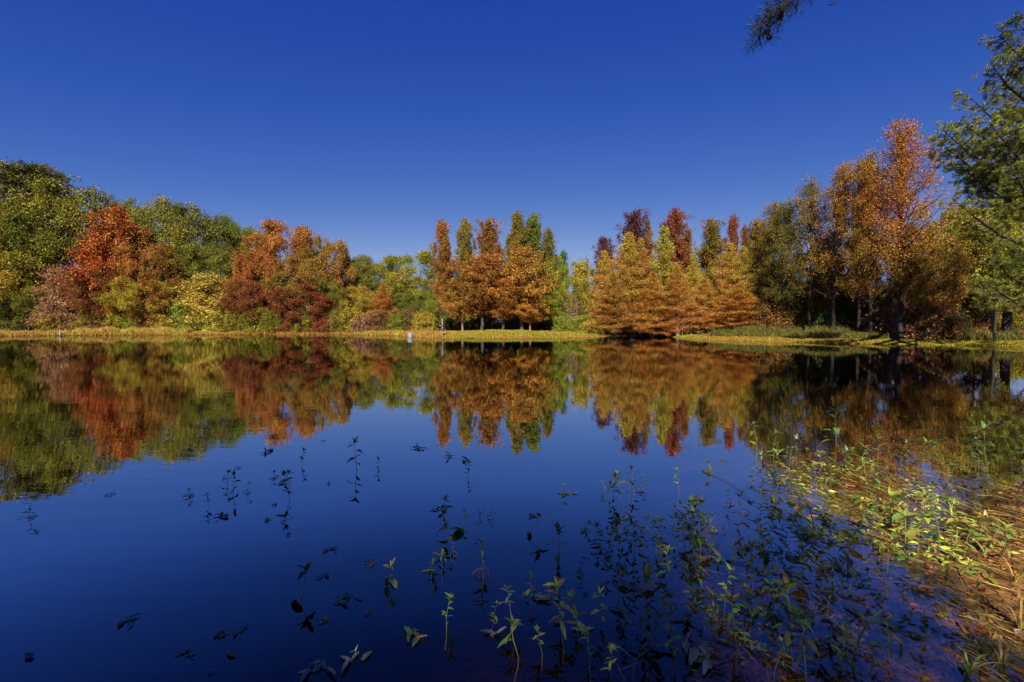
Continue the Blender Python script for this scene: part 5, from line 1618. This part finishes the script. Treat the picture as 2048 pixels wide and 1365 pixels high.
p = at_depth(891, 662, 60)
z = hz(p.x, 60)
b = empty('marker_post', (p.x, 60, z)); tag(b, 'short light blue marker post in the grass right of the person', 'post')
part('shaft', lathe([(.06, -.1), (.06, .45), (.04, .5), (.001, .5)], 10, plain_material('pale_teal', (.20, .45, .48), .5), 'marker_shaft'), b)
part('cap', lathe([(.066, .38), (.066, .44), (.06, .45)], 10, WHITEP, 'marker_cap'), b)


def box(x0, x1, y0, y1, z0, z1, mat, name, bevel=.008):
    V = [(x, y, z_) for z_ in (z0, z1) for y in (y0, y1) for x in (x0, x1)]
    Q = [(0, 2, 3, 1), (4, 5, 7, 6), (0, 1, 5, 4), (2, 6, 7, 3), (0, 4, 6, 2), (1, 3, 7, 5)]
    return build_mesh(name, V, Q, mat)


WOODM = plain_material('old_wood', (.10, .07, .05), .8, .4, 8)
p = at_depth(1102, 664, 60)
z = hz(p.x, 60)
b = empty('bench', (p.x, 60, z)); tag(b, 'low dark wooden bench on the grass at the right end of the grassy point', 'bench')
for k in range(3):
    part('seat_board', box(-.75, .75, -.2 + k * .14, -.08 + k * .14, .42, .46, WOODM, 'seat_board'), b)
for sx in (-.55, .55):
    part('leg', box(sx - .05, sx + .05, -.18, .18, -.05, .42, WOODM, 'bench_leg'), b)

# pale young tree stems at the water's edge under the cypresses
for i, (lab, px, D, h) in enumerate([('thin pale dead stem in the water left of the dark cypress trunks', 1240, 53.5, 2.6),
                                     ('thin forked pale stem beside the pale-trunked cypress', 1352, 50, 2.4),
                                     ('short pale dead stem right of the pale-trunked cypress', 1363, 49.5, 1.4)]):
    p = at_depth(px, 672, D)
    rs = np.random.RandomState(i)
    P = curve((0, 0, -.6), (.1, 0, h), 0, 5, rs, .02)
    paths = [(P, np.linspace(.06, .02, 5))] + [(curve(P[3], P[3] + np.array([s * .7, 0, .5]), .05, 4, rs, .02), np.linspace(.02, .008, 4)) for s in (-1, 1)]
    v, q = tubes(paths, 6)
    tag(part('dead_sapling', build_mesh('dead_stem_pale', v, q, BARK, smooth=True), None, PALEB, loc=(p.x, D, 0)), lab, 'dead sapling', 'pale dead stems at the cypresses')


# ------------------------------------------------------------------ the person on the point
def skin_body(name, joints, edges, mat, sub=2, root=0):
    me = bpy.data.meshes.new(name)
    me.from_pydata([j[0] for j in joints], edges, [])
    o = bpy.data.objects.new(name, me)
    COL.objects.link(o)
    md = o.modifiers.new('skin', 'SKIN'); md.use_smooth_shade = True
    ss = o.modifiers.new('sub', 'SUBSURF'); ss.levels = sub; ss.render_levels = sub
    for i, j in enumerate(joints):
        sv = me.skin_vertices[0].data[i]
        r = j[1]
        sv.radius = (r, r) if not isinstance(r, tuple) else r
        sv.use_root = (i == root)
    me.materials.append(mat)
    return o


SKIN = plain_material('skin', (.36, .18, .12), .5, .08, 40)
NAVY = plain_material('navy_cloth', (.035, .05, .13), .8, .2, 60)
SHORTS = plain_material('grey_shorts_cloth', (.13, .12, .13), .85, .2, 60)
CAPM = plain_material('cap_cloth', (.34, .36, .42), .8, .15, 60)
SHOEM = plain_material('shoe', (.55, .55, .55), .6, .2, 60)
HAIRM = plain_material('hair', (.03, .02, .015), .7, .3, 90)
SOCKM = plain_material('dark_sock', (.02, .02, .025), .8, .2, 60)
pc = on_level(885, 672.0, .17)
zp = hz(pc.x, pc.y)
man = empty('person', (pc.x, pc.y, zp), math.radians(0))
tag(man, 'person in cap, navy sleeveless top and grey shorts standing on the far shore', 'person')
# the figure faces left (-X) and a little towards the camera
J = [((0, 0, .93), .12), ((.01, 0, 1.08), .115), ((.02, 0, 1.27), (.15, .12)), ((.015, 0, 1.42), (.11, .09)), ((0, 0, 1.50), .052), ((-.025, 0, 1.58), .075), ((-.03, 0, 1.68), .088), ((-.02, 0, 1.75), .05),
     ((-.01, .09, .86), .095), ((-.03, .10, .48), .062), ((.0, .11, .26), .052), ((.02, .11, .08), .036), ((-.12, .11, .03), .03),
     ((.01, -.09, .86), .095), ((.03, -.11, .48), .062), ((.08, -.12, .26), .052), ((.12, -.12, .08), .036), ((-.02, -.13, .03), .03),
     ((.02, .19, 1.40), .056), ((.07, .24, 1.14), .042), ((-.14, .17, 1.07), .034), ((-.21, .12, 1.08), .028),
     ((.02, -.19, 1.40), .056), ((.08, -.24, 1.14), .042), ((-.13, -.17, 1.06), .034), ((-.20, -.10, 1.07), .028),
     ((-.115, 0, 1.655), .014)]
E = [(0, 1), (1, 2), (2, 3), (3, 4), (4, 5), (5, 6), (6, 7), (0, 8), (8, 9), (9, 10), (10, 11), (11, 12), (0, 13), (13, 14), (14, 15), (15, 16), (16, 17),
     (3, 18), (18, 19), (19, 20), (20, 21), (3, 22), (22, 23), (23, 24), (24, 25), (6, 26)]
for sg, w in ((1, 21), (-1, 25)):
    wx, wy, wz = J[w][0]
    for k in range(5):
        L = (.05, .075, .08, .074, .058)[k]
        b0 = len(J)
        if k == 0:
            J.append(((wx - .02, wy - sg * .03, wz + .02), .008)); J.append(((wx - .045, wy - sg * .05, wz + .03), .007))
        else:
            dz = .025 - k * .014
            J.append(((wx - .04, wy + sg * -.01, wz + dz), .009)); J.append(((wx - .04 - L * .6, wy - sg * .03, wz + dz + .004), .008))
            J.append(((wx - .04 - L * .75, wy - sg * .055, wz + dz + .012), .007)); E.append((b0 + 1, b0 + 2))
        E += [(w, b0), (b0, b0 + 1)]
body = skin_body('body', J, E, SKIN, 1)
body.parent = man
top_ = skin_body('shirt', [((0, 0, .88), (.20, .17)), ((.01, 0, 1.08), (.19, .17)), ((.02, 0, 1.27), (.225, .19)), ((.015, 0, 1.43), (.17, .14)), ((.018, .14, 1.43), .09), ((.018, -.14, 1.43), .09)],
                 [(0, 1), (1, 2), (2, 3), (3, 4), (3, 5)], NAVY, 2)
top_.parent = man
sh = skin_body('shorts', [((0, 0, .92), (.20, .18)), ((-.01, .10, .78), .15), ((-.025, .11, .50), .14), ((.01, -.10, .78), .15), ((.03, -.12, .50), .14)], [(0, 1), (1, 2), (0, 3), (3, 4)], SHORTS, 1)
sh.parent = man
for sg, x in ((1, 0), (-1, .1)):
    s_ = skin_body('shoe', [((x + .05, sg * .115, .045), .045), ((x - .04, sg * .115, .04), .045), ((x - .14, sg * .115, .03), .035)], [(0, 1), (1, 2)], SHOEM, 1)
    s_.parent = man
    s2 = skin_body('sock', [((x + .02, sg * .112, .08), .046), ((x * .8 + .005, sg * .112, .3), .08)], [(0, 1)], SOCKM, 1)
    s2.parent = man
h_ = skin_body('hair', [((.02, 0, 1.60), .07), ((.01, 0, 1.70), .09)], [(0, 1)], HAIRM, 1); h_.parent = man
c_ = skin_body('cap', [((-.02, 0, 1.70), .15), ((-.02, 0, 1.80), .11)], [(0, 1)], CAPM, 1); c_.parent = man
br = skin_body('cap_peak', [((-.09, 0, 1.705), (.07, .012)), ((-.18, 0, 1.69), (.05, .01))], [(0, 1)], CAPM, 1); br.parent = man
for sg in (1, -1):
    e_ = skin_body('eye', [((-.108, sg * .034, 1.675), .011), ((-.112, sg * .034, 1.675), .009)], [(0, 1)], HAIRM, 1); e_.parent = man
ph = part('phone', box(-.03, .03, -.01, .01, 0, .10, plain_material('white_case', (.4, .4, .4), .4), 'small_white_thing'), None, loc=(pc.x - .29, pc.y - .02, zp + 1.04))
ph.rotation_euler = (0, .5, 0)
ph.name = 'handheld_device'
tag(ph, 'small whitish thing held in the hands of the standing person', 'handheld')
